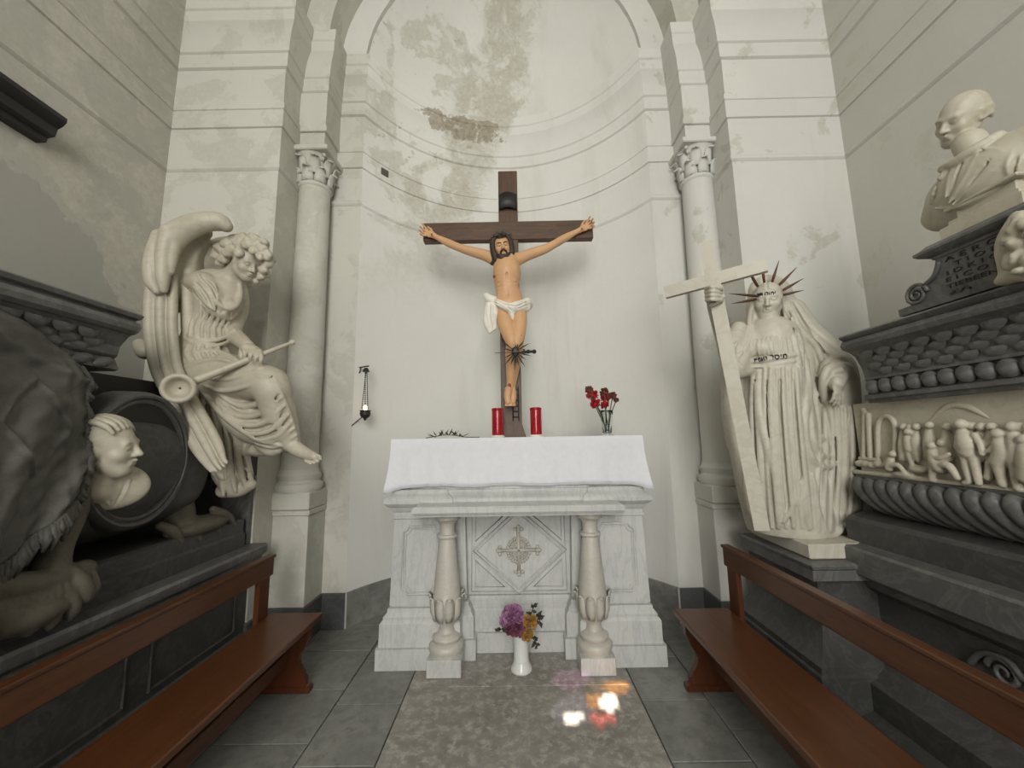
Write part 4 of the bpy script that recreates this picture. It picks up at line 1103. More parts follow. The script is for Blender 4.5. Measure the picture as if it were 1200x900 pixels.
    # falling drapery
    for p, r in (([(236,462), (244,490), (248,520), (250,556)], 4), ([(246,464), (254,494), (258,530), (262,580)], 4.2), ([(254,468), (266,500), (270,540), (276,576)], 4), ([(262,478), (276,506), (280,545), (288,570)], 4),
                 ([(272,500), (286,530), (290,550), (296,566)], 3.4), ([(252,524), (264,535), (276,520)], 3), ([(250,545), (262,560), (278,540), (290,552)], 3), ([(292,516), (290,536), (296,560)], 3.2)): R(p, r)
    for p in ([(241,470), (249,500), (253,540)], [(252,480), (261,510), (264,560)], [(262,490), (273,520), (276,556)], [(280,512), (285,540), (290,560)]): R(p, 2.2, sub=True, k=.006)
    fwd = dirc(.80, -.46, -.50); up = dirc(.40, .86, -.25)
    sdf_head(s, V(290, 307, 2.345), .215, fwd, up, neck=False)
    s.chain([V(283, 315, 2.37), V(274, 324, 2.39), V(265, 336, 2.41)], [.062, .062, .075], .03)
    s.mesh('figure', M['statue'], AN)
    h = Sculpt(.0045)
    hc = V(290, 307, 2.345); r, f, u = frame(fwd, up)
    h.ell(hc+.215*(-.10*f+.16*u), (.215*.36, .215*.40, .215*.36), np.array([r, f, u]), .01)
    for px, py, dp, rr in ((254,298,2.36,6), (260,291,2.34,7), (268,287,2.32,7), (264,302,2.33,7), (259,307,2.35,5.5), (275,292,2.29,7.5), (283,287,2.28,7), (276,283,2.33,7), (292,286,2.27,7), (301,288,2.27,6.5), (308,293,2.26,6.5), (313,300,2.27,6.5),
                           (314,309,2.29,6), (309,317,2.28,5), (306,324,2.29,4.5), (312,321,2.32,5), (317,304,2.32,6), (286,281,2.34,7), (298,281,2.33,7), (308,286,2.33,7), (268,296,2.29,6), (281,297,2.26,5), (296,294,2.24,4.5), (305,301,2.24,4.5), (301,329,2.30,3.5)):
        c = V(px, py, dp); h.ell(c, rr*dp/FPX, None, .006)
        for q in range(5):
            a = rng.uniform(0, 2*PI); h.ell(c+(rr*.6*dp/FPX)*(math.cos(a)*R_+math.sin(a)*U_-.6*F_), rr*dp/FPX*.55, None, .004)
    h.mesh('hair', M['statue'], AN)
    # near wing
    w = Sculpt(.005)
    w.pch([(196,345,2.26,11), (192,312,2.24,14), (199,287,2.22,15.5), (217,270,2.22,14.5), (240,261,2.22,12), (257,260,2.24,10), (265,265,2.25,7)], .02)
    w.pch([(238,272,2.30,9), (224,284,2.31,12), (215,305,2.32,13), (211,330,2.33,12)], .03)
    w.pch([(252,278,2.27,7), (236,283,2.28,9), (226,298,2.28,9), (221,322,2.28,8)], .02, sub=True)
    w.pch([(236,284,2.38,10), (222,303,2.38,16), (214,332,2.36,17), (206,352,2.34,14)], .03)
    lc = [(176,318), (171,350), (171,390), (178,432), (195,468), (212,500), (227,528), (240,546)]; rc = [(206,318), (206,350), (206,390), (212,432), (230,468), (247,497), (259,520), (264,536)]
    for i in range(5):
        t = (i+.5)/5; pts = []
        for j, (a, b) in enumerate(zip(lc, rc)):
            wd = math.hypot(b[0]-a[0], b[1]-a[1]); dp = 2.24-.18*(j/7)**1.2-.02*math.sin(PI*t)+.02*(i % 2); pts.append((a[0]+(b[0]-a[0])*t, a[1]+(b[1]-a[1])*t, dp, max(wd/5*.72, 3.0)*(1 if j < 7 else .7)))
        e0 = pts[-1]; ex = 12*math.sin(PI*(.25+.6*t)); pts[-1] = e0[:3]+(e0[3]*1.2,); pts.append((e0[0]+ex*.55, e0[1]+ex*.75, e0[2]-.01, e0[3]*.75))
        w.pch(pts, .004)
    for p in ([(188,278,2.19,9), (179,305,2.18,9), (178,328,2.17,8), (184,341,2.17,5)], [(198,272,2.18,9), (192,300,2.17,8), (191,325,2.16,7), (192,340,2.16,4)], [(206,280,2.2,8), (201,300,2.19,7), (199,318,2.18,5)]): w.pch(p, .006)
    for p in ([(221,320,2.32,8), (222,380,2.30,8), (224,430,2.26,7), (226,462,2.2,6)],): w.pch(p, .02)
    w.mesh('wing', M['statue'], AN)
    w = Sculpt(.008)
    w.pch([(236,318,2.46,13), (246,303,2.46,15), (262,294,2.48,15), (282,290,2.50,13), (300,292,2.52,12), (309,302,2.54,9)], .02)
    w.pch([(250,310,2.5,14), (272,315,2.52,14), (285,330,2.54,10)], .02)
    w.mesh('wing', M['statue'], AN)
    # trumpet: straight tube with flared bell and knob
    a = Vector(V(212, 453, 2.03)); b = Vector(V(343, 401, 2.27)); d = (b-a).normalized(); L = (b-a).length
    prof = [(.001, 0), (.022, 0), (.022, .04), (.021, .12), (.020, L*.3), (.016, L*.6), (.0095, L-.02), (.014, L-.015), (.017, L), (.012, L+.012), (.001, L+.016)]
    bm = B(); lathe(bm, prof, (0, 0, 0), 20, caps=False)
    q = d.to_track_quat('Z', 'Y'); bmesh.ops.transform(bm, matrix=Matrix.Translation(a) @ q.to_matrix().to_4x4(), verts=bm.verts)
    tr = obj('trumpet', bm, M['statue'], AN, smooth=True)
    # the bell is turned towards the chapel
    prof = [(.006, .03), (.030, .026), (.044, .012), (.050, -.004), (.058, -.014), (.070, -.014), (.077, -.004), (.077, .010), (.068, .03), (.045, .055), (.024, .07), (.001, .075)]
    bm = B(); lathe(bm, prof, (0, 0, 0), 32, caps=False)
    q = Vector(dirc(-.45, .0, .9)).to_track_quat('Z', 'Y'); bmesh.ops.transform(bm, matrix=Matrix.Translation(Vector(V(209, 455, 1.985))) @ q.to_matrix().to_4x4(), verts=bm.verts)
    obj('bell', bm, M['statue'], tr, smooth=True)
angel()

# ---------------------------------------------------------------- the standing statue with the cross
FA = thing('faith_statue', tuple(V(930, 632, 2.36)), 'cream marble veiled woman with bronze crown rays holding a tall stone cross', 'statue')
def faith():
    global V
    V0 = V
    V = lambda px, py, dep: V0(px, py, dep-DSH)
    DSH = .09
    s = Sculpt(.0045)
    D = 2.40
    s.pch([(903,398,2.44,27), (906,424,2.43,29), (909,480,2.44,35), (914,550,2.44,41), (922,606,2.44,42)], .04)
    s.pch([(874,402,2.46,14), (905,394,2.47,18), (940,400,2.47,17)], .04)
    s.pell(893, 408, 2.36, 12, 10, .06, .03); s.pell(919, 406, 2.36, 12, 10, .06, .03)
    # raised arm with sleeve
    s.pch([(872,402,2.44,13), (864,420,2.40,14), (860,431,2.36,12)], .02); s.pch([(858,431,2.36,10), (848,400,2.36,8), (838,365,2.34,7), (835,352,2.32,6.5)], .012)
    s.pch([(866,385,2.44,8), (859,402,2.42,11), (856,425,2.38,10)], .015)
    s.pch([(878,430,2.40,10), (864,436,2.36,8)], .02)
    # hand on the cross beam
    s.pell(836, 346, 2.30, 8, 9, .035, .01)
    for i in range(4): s.pch([(827+i*.4, 338+i*4.6, 2.29, 2.3), (834, 336.5+i*4.8, 2.215, 2.2), (843, 338+i*4.6, 2.225, 2.0), (846, 340+i*4.4, 2.25, 1.7)], .002, 3)
    s.pch([(834,357,2.28,3.2), (842,353,2.235,2.6), (848,347,2.24,2.0)], .004, 3)
    # mantle at the left, behind the cross
    s.pch([(866,430,2.50,9), (859,470,2.52,7), (858,505,2.52,6), (866,545,2.50,7), (878,585,2.48,10), (888,618,2.46,9)], .03)
    s.pch([(852,440,2.52,5), (851,485,2.54,5), (856,522,2.54,4)], .02)
    # mantle, right side, over the forearm
    s.pch([(928,365,2.50,14), (940,390,2.50,18), (955,412,2.49,22), (966,450,2.48,28), (972,510,2.47,29), (973,560,2.46,28), (976,604,2.45,24)], .04)
    s.pch([(952,408,2.46,16), (974,425,2.44,18), (984,442,2.42,17), (984,480,2.44,16), (982,540,2.44,18), (980,600,2.44,20)], .03)
    s.pch([(962,604,2.42,22), (985,610,2.42,17), (996,604,2.44,12)], .03)
    s.pch([(900,622,2.42,10), (930,624,2.40,9), (960,622,2.40,12), (990,616,2.42,10)], .03)
    # neck, veil
    s.pch([(901,372,2.47,9), (902,390,2.48,11)], .02)
    s.pell(903, 355, 2.55, 22, 27, .075, .03)
    s.pch([(882,356,2.50,6), (881,378,2.48,7), (877,398,2.46,8), (873,425,2.42,8)], .02); s.pch([(921,352,2.50,7), (927,374,2.48,9), (938,400,2.44,10), (944,440,2.41,9), (946,500,2.41,8), (944,540,2.40,6)], .02)
    s.pch([(883,350,2.50,6), (886,336,2.50,6.5), (899,329,2.50,7), (914,334,2.50,6.5), (920,348,2.50,6)], .015)
    # bare foot
    s.pch([(926,618,2.38,8), (931,626,2.32,7), (934,629,2.30,6)], .015)
    for i in range(5): s.cap(V(926+i*4.3, 626, 2.30), V(924+i*4.9, 630.5, 2.275), .015-.001*i, .012-.001*i, .003)
    s.pch([(953,614,2.34,5), (955,625,2.31,6), (956,631,2.30,4)], .008)
    shift_done = True
    bake(s)
    R = lambda pts, r, **k: ridge(s, pts, r, **k)
    # girdle
    R([(880,423), (895,422), (912,419), (930,416)], 3.0, taper=False); R([(881,430), (896,429), (913,426), (931,423)], 1.6, taper=False)
    for i in range(9): R([(884+i*5.2, 394+abs(i-4)), (883+i*5.4, 405), (884+i*5.6, 416)], 1.8, k=.005)
    # skirt folds
    for i, (x0, x1) in enumerate(((882,884), (889,894), (896,904), (903,912), (910,921), (917,930), (925,940), (933,950))):
        R([(x0, 432), (x0+(x1-x0)*.15-1, 480), (x0+(x1-x0)*.5, 550), (x1, 618)], (3.2, 4.6, 3.4, 5.0, 3.2, 4.4, 3.4, 4.2)[i], n=8)
    for x0, x1 in ((886,889), (900,908), (914,925), (929,945)): R([(x0, 446), (x0+(x1-x0)*.15, 490), (x0+(x1-x0)*.5, 555), (x1, 612)], 2.6, sub=True, k=.008, n=8)
    R([(886,450), (893,500), (909,560), (914,615)], 5)
    R([(940,560), (930,590), (918,612)], 3); R([(944,545), (942,590), (948,620)], 3.4)
    # mantle edges and swags on the right
    R([(946,420), (944,470), (943,510), (952,540), (968,548), (980,540)], 4.5); R([(950,440), (950,490), (956,525), (968,536), (980,528)], 3.6); R([(956,450), (957,490), (963,515), (976,520)], 3.2)
    R([(936,392), (945,430), (948,470), (940,505)], 3.4); R([(928,372), (938,405), (940,440)], 3)
    R([(960,404), (975,416), (990,424), (1000,440)], 4.2); R([(966,428), (964,446), (970,470), (976,500), (976,530)], 4)
    for x in (956, 964, 972, 980, 988, 996): R([(x+2, 478), (x+3, 530), (x, 580), (x+3-(x-956)*.15, 622)], 4.0)
    for x in (960, 976, 992): R([(x, 490), (x+1, 540), (x-1, 600)], 2.4, sub=True, k=.008, n=8)
    R([(952,556), (958,600), (972,628), (995,612)], 4)
    R([(872,560), (876,590), (888,618)], 3); R([(864,400), (858,414), (866,428)], 2.6); R([(870,412), (862,424), (872,432)], 2.4)
    # veil pleats
    R([(884,342), (879,370), (878,395), (871,415)], 3); R([(919,340), (929,368), (946,392), (966,408)], 3); R([(916,346), (924,376), (932,402)], 2.6)
    for p in ([(922,352), (938,386), (958,410), (968,440)], [(924,346), (946,380), (974,404), (988,416)], [(916,356), (928,386), (935,420), (938,460)], [(930,352), (956,388), (984,412)]): R(p, 3.4, n=8)
    for p in ([(928,356), (950,394), (968,414)], [(920,366), (932,396), (940,430)]): R(p, 2.2, sub=True, k=.008, n=8)
    # cuff around the forearm and the hanging hand
    s.pch([(966,470,2.36,3.5), (964,450,2.32,4.2), (970,433,2.31,4.8), (984,428,2.31,5), (996,435,2.33,4.8), (1001,450,2.37,4.2), (1000,470,2.42,4)], .008)
    s.pch([(962,440,2.36,4), (970,424,2.34,4.5), (986,420,2.34,4.5), (999,430,2.36,4)], .008); s.pch([(972,455,2.33,3), (975,438,2.30,3.2), (985,434,2.29,3.2)], .006)
    s.pch([(983,438,2.36,10), (980,450,2.28,7.5)], .01)
    sdf_hand(s, V(980, 446, 2.27), dirc(.10, -1, -.05), dirc(-.2, -.1, 1), .155, (.18, .25, .3, .4), side=-1)
    fwd = dirc(-.62, -.12, -.85); up = dirc(-.03, 1, -.02)
    P, Rm = sdf_head(s, V(900, 352, 2.43), .225, fwd, up, neck=False, ears=False)
    # waved hair under the veil
    for e in (-1, 1):
        for q in range(4): s.chain([P(e*.05, .30-.03*q, .30+.04*q), P(e*.20, .24-.04*q, .22+.03*q), P(e*.29, .14-.04*q, .02)], [.010, .013, .010], .004)
    s.boxr((1.8, 2.3, .862-.3), (.6, .6, .3), np.eye(3), .0, .004, True)
    s.mesh('figure', M['statue2'], FA)
    # plinth
    bm = B(); pts = [(1.535, 2.145), (1.80, 2.145), (1.84, 2.2), (2.05, 2.2), (2.05, 2.66), (1.55, 2.66)]; prism(bm, pts, .788, .864, 'z'); bmesh.ops.bevel(bm, geom=bm.edges[:], offset=.006, segments=1, affect='EDGES'); obj('plinth', bm, M['statue2'], FA)
    # cross: square beams
    a = Vector(V(827, 285, 2.32)); b = Vector(V(893, 620, 2.20)); d = (b-a).normalized(); L = (b-a).length
    c0 = Vector(V(791, 340, 2.36)); c1 = Vector(V(886, 315, 2.16)); 
    u = (c1-c0).normalized(); n = d.cross(u).normalized(); u = n.cross(d).normalized()
    bm = B(); w = .036
    def beam(p, q, side, nn, hw, hd):
        vs = [bm.verts.new(e+side*sx*hw+nn*sy*hd) for e in (p, q) for sx, sy in ((-1,-1), (1,-1), (1,1), (-1,1))]
        for f in ((0,1,2,3), (7,6,5,4), (0,4,5,1), (1,5,6,2), (2,6,7,3), (3,7,4,0)): bm.faces.new([vs[i] for i in f])
    beam(a, b, u, n, w, .028); m = a+d*(L*.135); beam(m-u*.26, m+u*.26, d, n, .034, .026)
    obj('stone_cross', bm, M['statue2'], FA)
    for (x0, y0, x1, y1) in ((887,347,854,344), (886,351,857,356), (888,336,874,312), (896,333,892,305), (904,333,913,305), (911,336,934,313), (914,342,942,326), (916,346,942,340)):
        bm = B(); p, q = Vector(V(x0, y0, 2.40)), Vector(V(x1, y1, 2.36)); tube(bm, [p, p.lerp(q, .35), q], [.007, .0085, .0012], 6); obj('crown_ray', bm, M['bronze'], FA, smooth=True)
    # Hebrew lettering on girdle and diadem
    def letters(txt, px0, px1, y0, y1, h, nm):
        me = text_mesh(txt, 1.0, 'LEFT', 0.0); xs = [v.co.x for v in me.vertices]; yy = [v.co.y for v in me.vertices]
        if not xs: return
        for v in me.vertices:
            u_ = (v.co.x-min(xs))/(max(xs)-min(xs)); px = px0+(px1-px0)*u_; py = y0+(y1-y0)*u_-h*(v.co.y-min(yy))/(max(yy)-min(yy))
            dd = surf(s, px, py+h*.2, default=2.35) ; v.co = V0(px, py, dd-.005)
        o = mobj(nm, me, M['paint'], FA); md = o.modifiers.new('t', 'SOLIDIFY'); md.thickness = .004
    bake(s)
    letters('תמאה', 884, 898.5, 425.5, 422.5, 5.5, 'girdle_lettering'); letters('רסומ', 902, 922.5, 421.8, 420.5, 6.0, 'girdle_lettering')
    letters('תמא', 887, 894, 347.5, 345.5, 3, 'diadem_lettering'); letters('הוהי', 896, 909, 345.6, 344.6, 3.2, 'diadem_lettering')
V_keep = V
faith()
V = V_keep

# ---------------------------------------------------------------- crucifix
CX = -0.022
CRU = thing('crucifix', (CX, 3.2, 1.447), 'painted wooden crucifix with Christ on a tall dark cross standing on the altar', 'crucifix')
def crucifix():
    bm = B(); box(bm, CX-.084, CX+.084, 3.17, 3.235, 1.52, 3.80, .005); obj('upright', bm, M['cross'], CRU)
    bm = B(); box(bm, CX-.742, CX+.735, 3.165, 3.232, 3.145, 3.315, .005); obj('crossbar', bm, M['cross_h'], CRU)
    bm = B(); prism(bm, [(CX-.10, 1.448), (CX+.115, 1.448), (CX+.10, 1.50), (CX+.086, 1.545), (CX-.086, 1.545), (CX-.09, 1.50)], 3.11, 3.27, 'y'); obj('foot_block', bm, M['cross'], CRU)
    # small dark scroll plaque
    bm = B(); vs = []
    for i in range(9):
        u = i/8; x = CX-.078+.150*u
        vs.append([bm.verts.new((x, 3.155-.02*math.sin(PI*u), 3.415+.012*math.sin(PI*u))), bm.verts.new((x, 3.16-.02*math.sin(PI*u), 3.555+.018*math.sin(PI*u)))])
    for a, b in zip(vs[:-1], vs[1:]): bm.faces.new((a[0], b[0], b[1], a[1]))
    o = obj('title_plaque', bm, M['iron'], CRU, smooth=True); md = o.modifiers.new('t', 'SOLIDIFY'); md.thickness = .01
    # little relief ladder low on the upright
    bm = B()
    for x in (CX+.012, CX+.058): tube(bm, [(x, 3.166, 1.58), (x, 3.166, 1.86)], .006, 5)
    for k in range(6): tube(bm, [(CX+.012, 3.166, 1.61+k*.045), (CX+.058, 3.166, 1.61+k*.045)], .006, 5)
    obj('carved_ladder', bm, M['iron'], CRU)
    s = Sculpt(.004)
    T = 3.075
    ych(s, [(593,307,T+.01,14.5), (594,320,T,17), (594,336,T,14.2), (597,350,T,15.5), (598,358,T,16.5)], .04)
    for e, x in ((-1, 588), (1, 600)): s.ell(VY(x, 315, T-.07), (.04, .018, .03), None, .02); s.ell(VY(594+e*7, 345, T-.05), (.03, .03, .06), None, .02)
    for y in (326, 331, 336): s.chain([VY(584, y+3, T-.075), VY(594, y, T-.09), VY(604, y+3, T-.075)], [.007, .010, .007], .008)
    s.chain([VY(594, 310, T-.09), VY(594, 330, T-.108), VY(595, 350, T-.1)], [.004, .006, .004], .014, sub=True)
    s.ell(VY(579, 324, T-.05), (.012, .02, .006), None, .006, True)
    for p in ([(583,339), (588,331), (594,328), (600,331), (606,339)], [(587,353), (594,359)], [(608,352), (602,359)]):
        s.chain([VY(a, b, T-.112 if 585 < a < 604 else T-.085) for a, b in p], [.006]*len(p), .008, sub=True)
    for y in (333, 340, 347):
        for e in (-1, 1): s.ell(VY(594.5+e*3.6, y, T-.082), (.024, .014, .022), None, .012)
    # arms
    ych(s, [(580,304,T+.01,8), (568,299,T+.02,6.8), (550,294,T+.03,5.8), (538,290,T+.035,4.8), (526,285,T+.05,4.8), (512,278,T+.06,3.2), (508,276,T+.06,3.4)], .02)
    ych(s, [(606,304,T+.01,8), (618,299,T+.02,6.8), (638,292,T+.03,5.8), (648,287,T+.035,4.8), (660,280,T+.05,4.8), (675,272,T+.06,3.2), (679,270,T+.06,3.4)], .02)
    for sg, wx, wy, dr in ((-1, 509, 276, (-.9, .35)), (1, 680, 269.5, (.8, .45))):
        d = np.array([dr[0], 0, dr[1]]); n = np.array([0, -1.0, 0]); L = .155
        sdf_hand(s, VY(wx, wy, T+.055), d, n, L, (.35, .45, .55, .6), side=sg, spread=.9, k=.004, thumb_curl=.8)
    # legs
    ych(s, [(589,360,T,9.5), (591,376,T-.05,9.5), (597,392,T-.10,9), (600,402,T-.12,7.5), (599,415,T-.07,7), (599,432,T-.02,6.2), (598,450,T+.02,4.5), (597,458,T+.02,4.8)], .006)
    ych(s, [(607,360,T,9.5), (609,376,T-.05,9), (607,392,T-.09,8.8), (606,402,T-.11,7.5), (605,418,T-.04,7), (602,436,T+.02,6), (600,452,T+.05,4.5), (599,460,T+.05,4.8)], .006)
    for (x, dx, yy) in ((596, -1, T-.01), (600, 1, T+.03)):
        ych(s, [(x, 456, yy, 4.4), (x+dx*1.2, 464, yy-.03, 4.2), (x+dx*.6, 471, yy-.045, 3.6)], .005)
        for i in range(5): s.cap(VY(x-3+i*1.5, 470, yy-.045), VY(x-3.6+i*1.8, 475.5, yy-.05), .0065, .0055, .001)
    s.ell(VY(593, 355, T-.03), (.11, .07, .05), None, .03)
    hc = VY(588, 289, T-.05); fwd = np.array([.10, -1, -.28]); up = np.array([-.16, -.22, 1])
    P, Rm = sdf_head(s, hc, .205, fwd, up, neck=False, female=False, ears=False)
    s.chain([VY(590, 298, T-.02), VY(594, 306, T+.02)], [.055, .062], .02)
    s.mesh('body', M['skin'], CRU)
    H = .205
    h = Sculpt(.004)
    h.ell(P(0, -.13, .15), (.37*H, .42*H, .40*H), Rm, .01)
    for e in (-1, 1):
        for q in range(5): h.chain([P(e*.10, .20-.08*q, .44), P(e*.33, .14-.08*q, .22), P(e*.37, .10-.08*q, -.10), P(e*.33+.04*q*e, .12-.07*q, -.48), P(e*.28+.06*q*e, .16-.06*q, -.62)], [.018, .024, .024, .018, .008], .006)
    # beard and moustache
    for e in (-1, 1):
        h.chain([P(e*.02, .40, -.20), P(e*.10, .36, -.26), P(e*.13, .30, -.36)], [.008, .009, .008], .004)
        h.chain([P(e*.27, .05, -.16), P(e*.22, .18, -.34), P(e*.10, .28, -.46), P(e*.04, .27, -.60)], [.014, .018, .022, .012], .008)
    h.chain([P(0, .30, -.42), P(0, .29, -.62)], [.02, .01], .008)
    for e in (-1, 1):
        h.chain([P(e*.05, .392, .075), P(e*.13, .385, .09), P(e*.21, .345, .075)], [.0045, .005, .0035], .002); h.chain([P(e*.07, .375, -.02), P(e*.13, .385, -.03), P(e*.19, .345, -.02)], [.0025, .003, .0025], .001)
    h.mesh('hair_and_beard', M['hairb'], CRU)
    bm = B()
    for k in range(3):
        pts = [P((.36+.015*math.sin(5*a+k))*math.cos(a), (.40+.015*math.cos(4*a+k))*math.sin(a)-.06, .30+.03*math.sin(3*a+2*k)+.02*k) for a in np.linspace(0, 2*PI, 28, endpoint=False)]
        tube(bm, pts, .0055, 5, True)
    for k in range(16):
        a = 2*PI*k/16; p = P(.38*math.cos(a), .42*math.sin(a)-.06, .31); q = P(.50*math.cos(a+.2), .54*math.sin(a+.2)-.06, .40+.05*(k % 3)); tube(bm, [p, q], [.004, .001], 4)
    obj('crown_of_thorns', bm, M['hairb'], CRU, smooth=True)
    c = Sculpt(.004)
    ych(c, [(578,351,T+.01,4.5), (586,356,T-.075,5), (597,360,T-.10,5.5), (608,357,T-.09,5), (617,355,T-.02,5)], .015); ych(c, [(579,356,T+.01,4), (592,360,T-.085,4.5), (603,362,T-.09,5), (617,361,T-.02,5)], .012)
    ych(c, [(617,354,T-.02,5), (618,358,T+.05,6), (598,358,T+.09,8), (578,354,T+.06,6)], .02)
    ych(c, [(598,362,T-.09,5), (600,369,T-.085,3.5), (601,374,T-.08,1.5)], .012)
    ych(c, [(579,352,T-.03,5.5), (573,350,T-.04,5.5), (570,347,T-.04,4)], .01)
    for q in range(4): ych(c, [(573+q*1.5, 353, T-.03, 3.5), (571+q*3, 365, T-.03-.01*q, 3.8), (570+q*3.2, 378, T-.03, 3.8), (574+q*2, 389-q*1.5, T-.03, 2.2)], .004)
    bake(c)
    for p in ([(580,350), (592,355), (606,357), (617,352)], [(580,353), (592,358.5), (606,360), (617,355.5)], [(580,356), (594,362), (608,362.5), (618,359)], [(572,355), (571,368), (573,384)], [(576,356), (577,370), (577,386)]): ridge(c, p, 1.2, k=.003)
    for p in ([(581,352), (592,357), (606,358.5), (616,354)], [(574,357), (574,370), (575,384)], [(590,356), (600,364)]): ridge(c, p, .9, k=.003, sub=True)
    c.mesh('loincloth', M['lincloth'], CRU)
    for (x, y, yy, r) in ((579, 324, T-.098, .011), (597, 452, T-.028, .014), (506, 274.5, T+.02, .007), (682, 268, T+.02, .007)):
        bm = B(); sphere(bm, VY(x, y, yy), r, 8, 6, (1, .5, 1.3)); obj('wound', bm, M['blood'], CRU, smooth=True)
crucifix()
# black metal ray emblem with dagger hung on the cross
EM = thing('sword_emblem', tuple(VY(604, 412, 2.92)), 'black metal ray burst crossed by a small dagger, fixed to the crucifix below the knees', 'emblem')
def emblem():
    Yp = 2.925
    def q(px, py, dy=0): return Vector(VY(px, py, Yp+dy))
    bm = B(); c = q(604, 412)
    sphere(bm, c, .03, 12, 8, (1, .4, 1.3)); obj('boss', bm, M['iron'], EM, smooth=True)
    for k in range(18):
        a = 2*PI*k/18+.1
        if abs(math.sin(a)) < .22: continue
        r1 = .10+.03*(k % 2); p0 = c+Vector((math.cos(a)*.03, 0, math.sin(a)*.04)); p1 = c+Vector((math.cos(a)*r1*.95, .0, math.sin(a)*r1*1.15)); bm = B(); tube(bm, [p0, p0.lerp(p1, .5), p1], [.004, .0055, .001], 5); obj('ray', bm, M['iron'], EM)
    bm = B(); tube(bm, [q(580, 413.5, -.03), q(612, 412.5, -.03)], [.004, .011], 6, flat=.5); obj('blade', bm, M['iron'], EM)
    bm = B(); tube(bm, [q(612, 412.5, -.03), q(624, 412, -.03)], .011, 8); sphere(bm, q(626, 412, -.03), .017, 8, 6); tube(bm, [q(614, 409, -.03), q(614, 416, -.03)], .008, 6); sphere(bm, q(619, 412, -.03), .016, 8, 6); obj('hilt', bm, M['iron'], EM)
    bm = B(); tube(bm, [q(604, 398, .02), q(604, 425, .02)], .01, 6); tube(bm, [q(604, 420), q(604, 420, .23)], .008, 6); obj('stem', bm, M['iron'], EM)
emblem()

# ---------------------------------------------------------------- portrait in the round frame
PO = thing('portrait_relief', tuple(VX(128, 596, -1.74)), 'cream marble profile portrait set in the round frame of the left tomb', 'portrait')
def portrait():
    s = Sculpt(.0045); D = 1.63
    s.pell(127, 570, D+.055, 37, 27, .045, .02)
    s.pell(182, 535, D+.03, 24, 20, .3, .01, sub=True); s.pell(80, 545, D+.03, 16, 14, .3, .01, sub=True)
    bake(s)
    for p in ([(118,560), (126,578), (133,593)], [(149,560), (142,578), (134,593)], [(138,566), (130,573)], [(100,578), (110,584)]): ridge(s, p, 1.3, sub=True, k=.003)
    for p in ([(112,560), (120,578), (129,593)], [(153,561), (147,577), (138,592)]): ridge(s, p, 1.6, k=.004)
    fwd = dirc(.84, .0, .30); up = dirc(-.04, 1, .0)
    P, Rm = sdf_head(s, V(126, 525, D+.02), .245, fwd, up, female=False, neck_len=.72)
    H = .245
    s.ell(P(0, -.13, .18), (.36*H, .43*H, .36*H), Rm, .006); s.ell(P(0, -.28, -.02), (.30*H, .2*H, .26*H), Rm, .02)
    for x in (-.3, -.2, -.1, 0, .1, .2, .3):
        z = .42-.9*x*x; s.chain([P(x, .27-.6*x*x, z-.06), P(x*1.02, .16-.5*x*x, z+.06), P(x*.95, -.1, z+.13), P(x*.9, -.36, z-.04)], [.008, .012, .013, .010], .006)
    s.mesh('head', M['statue'], PO)
portrait()
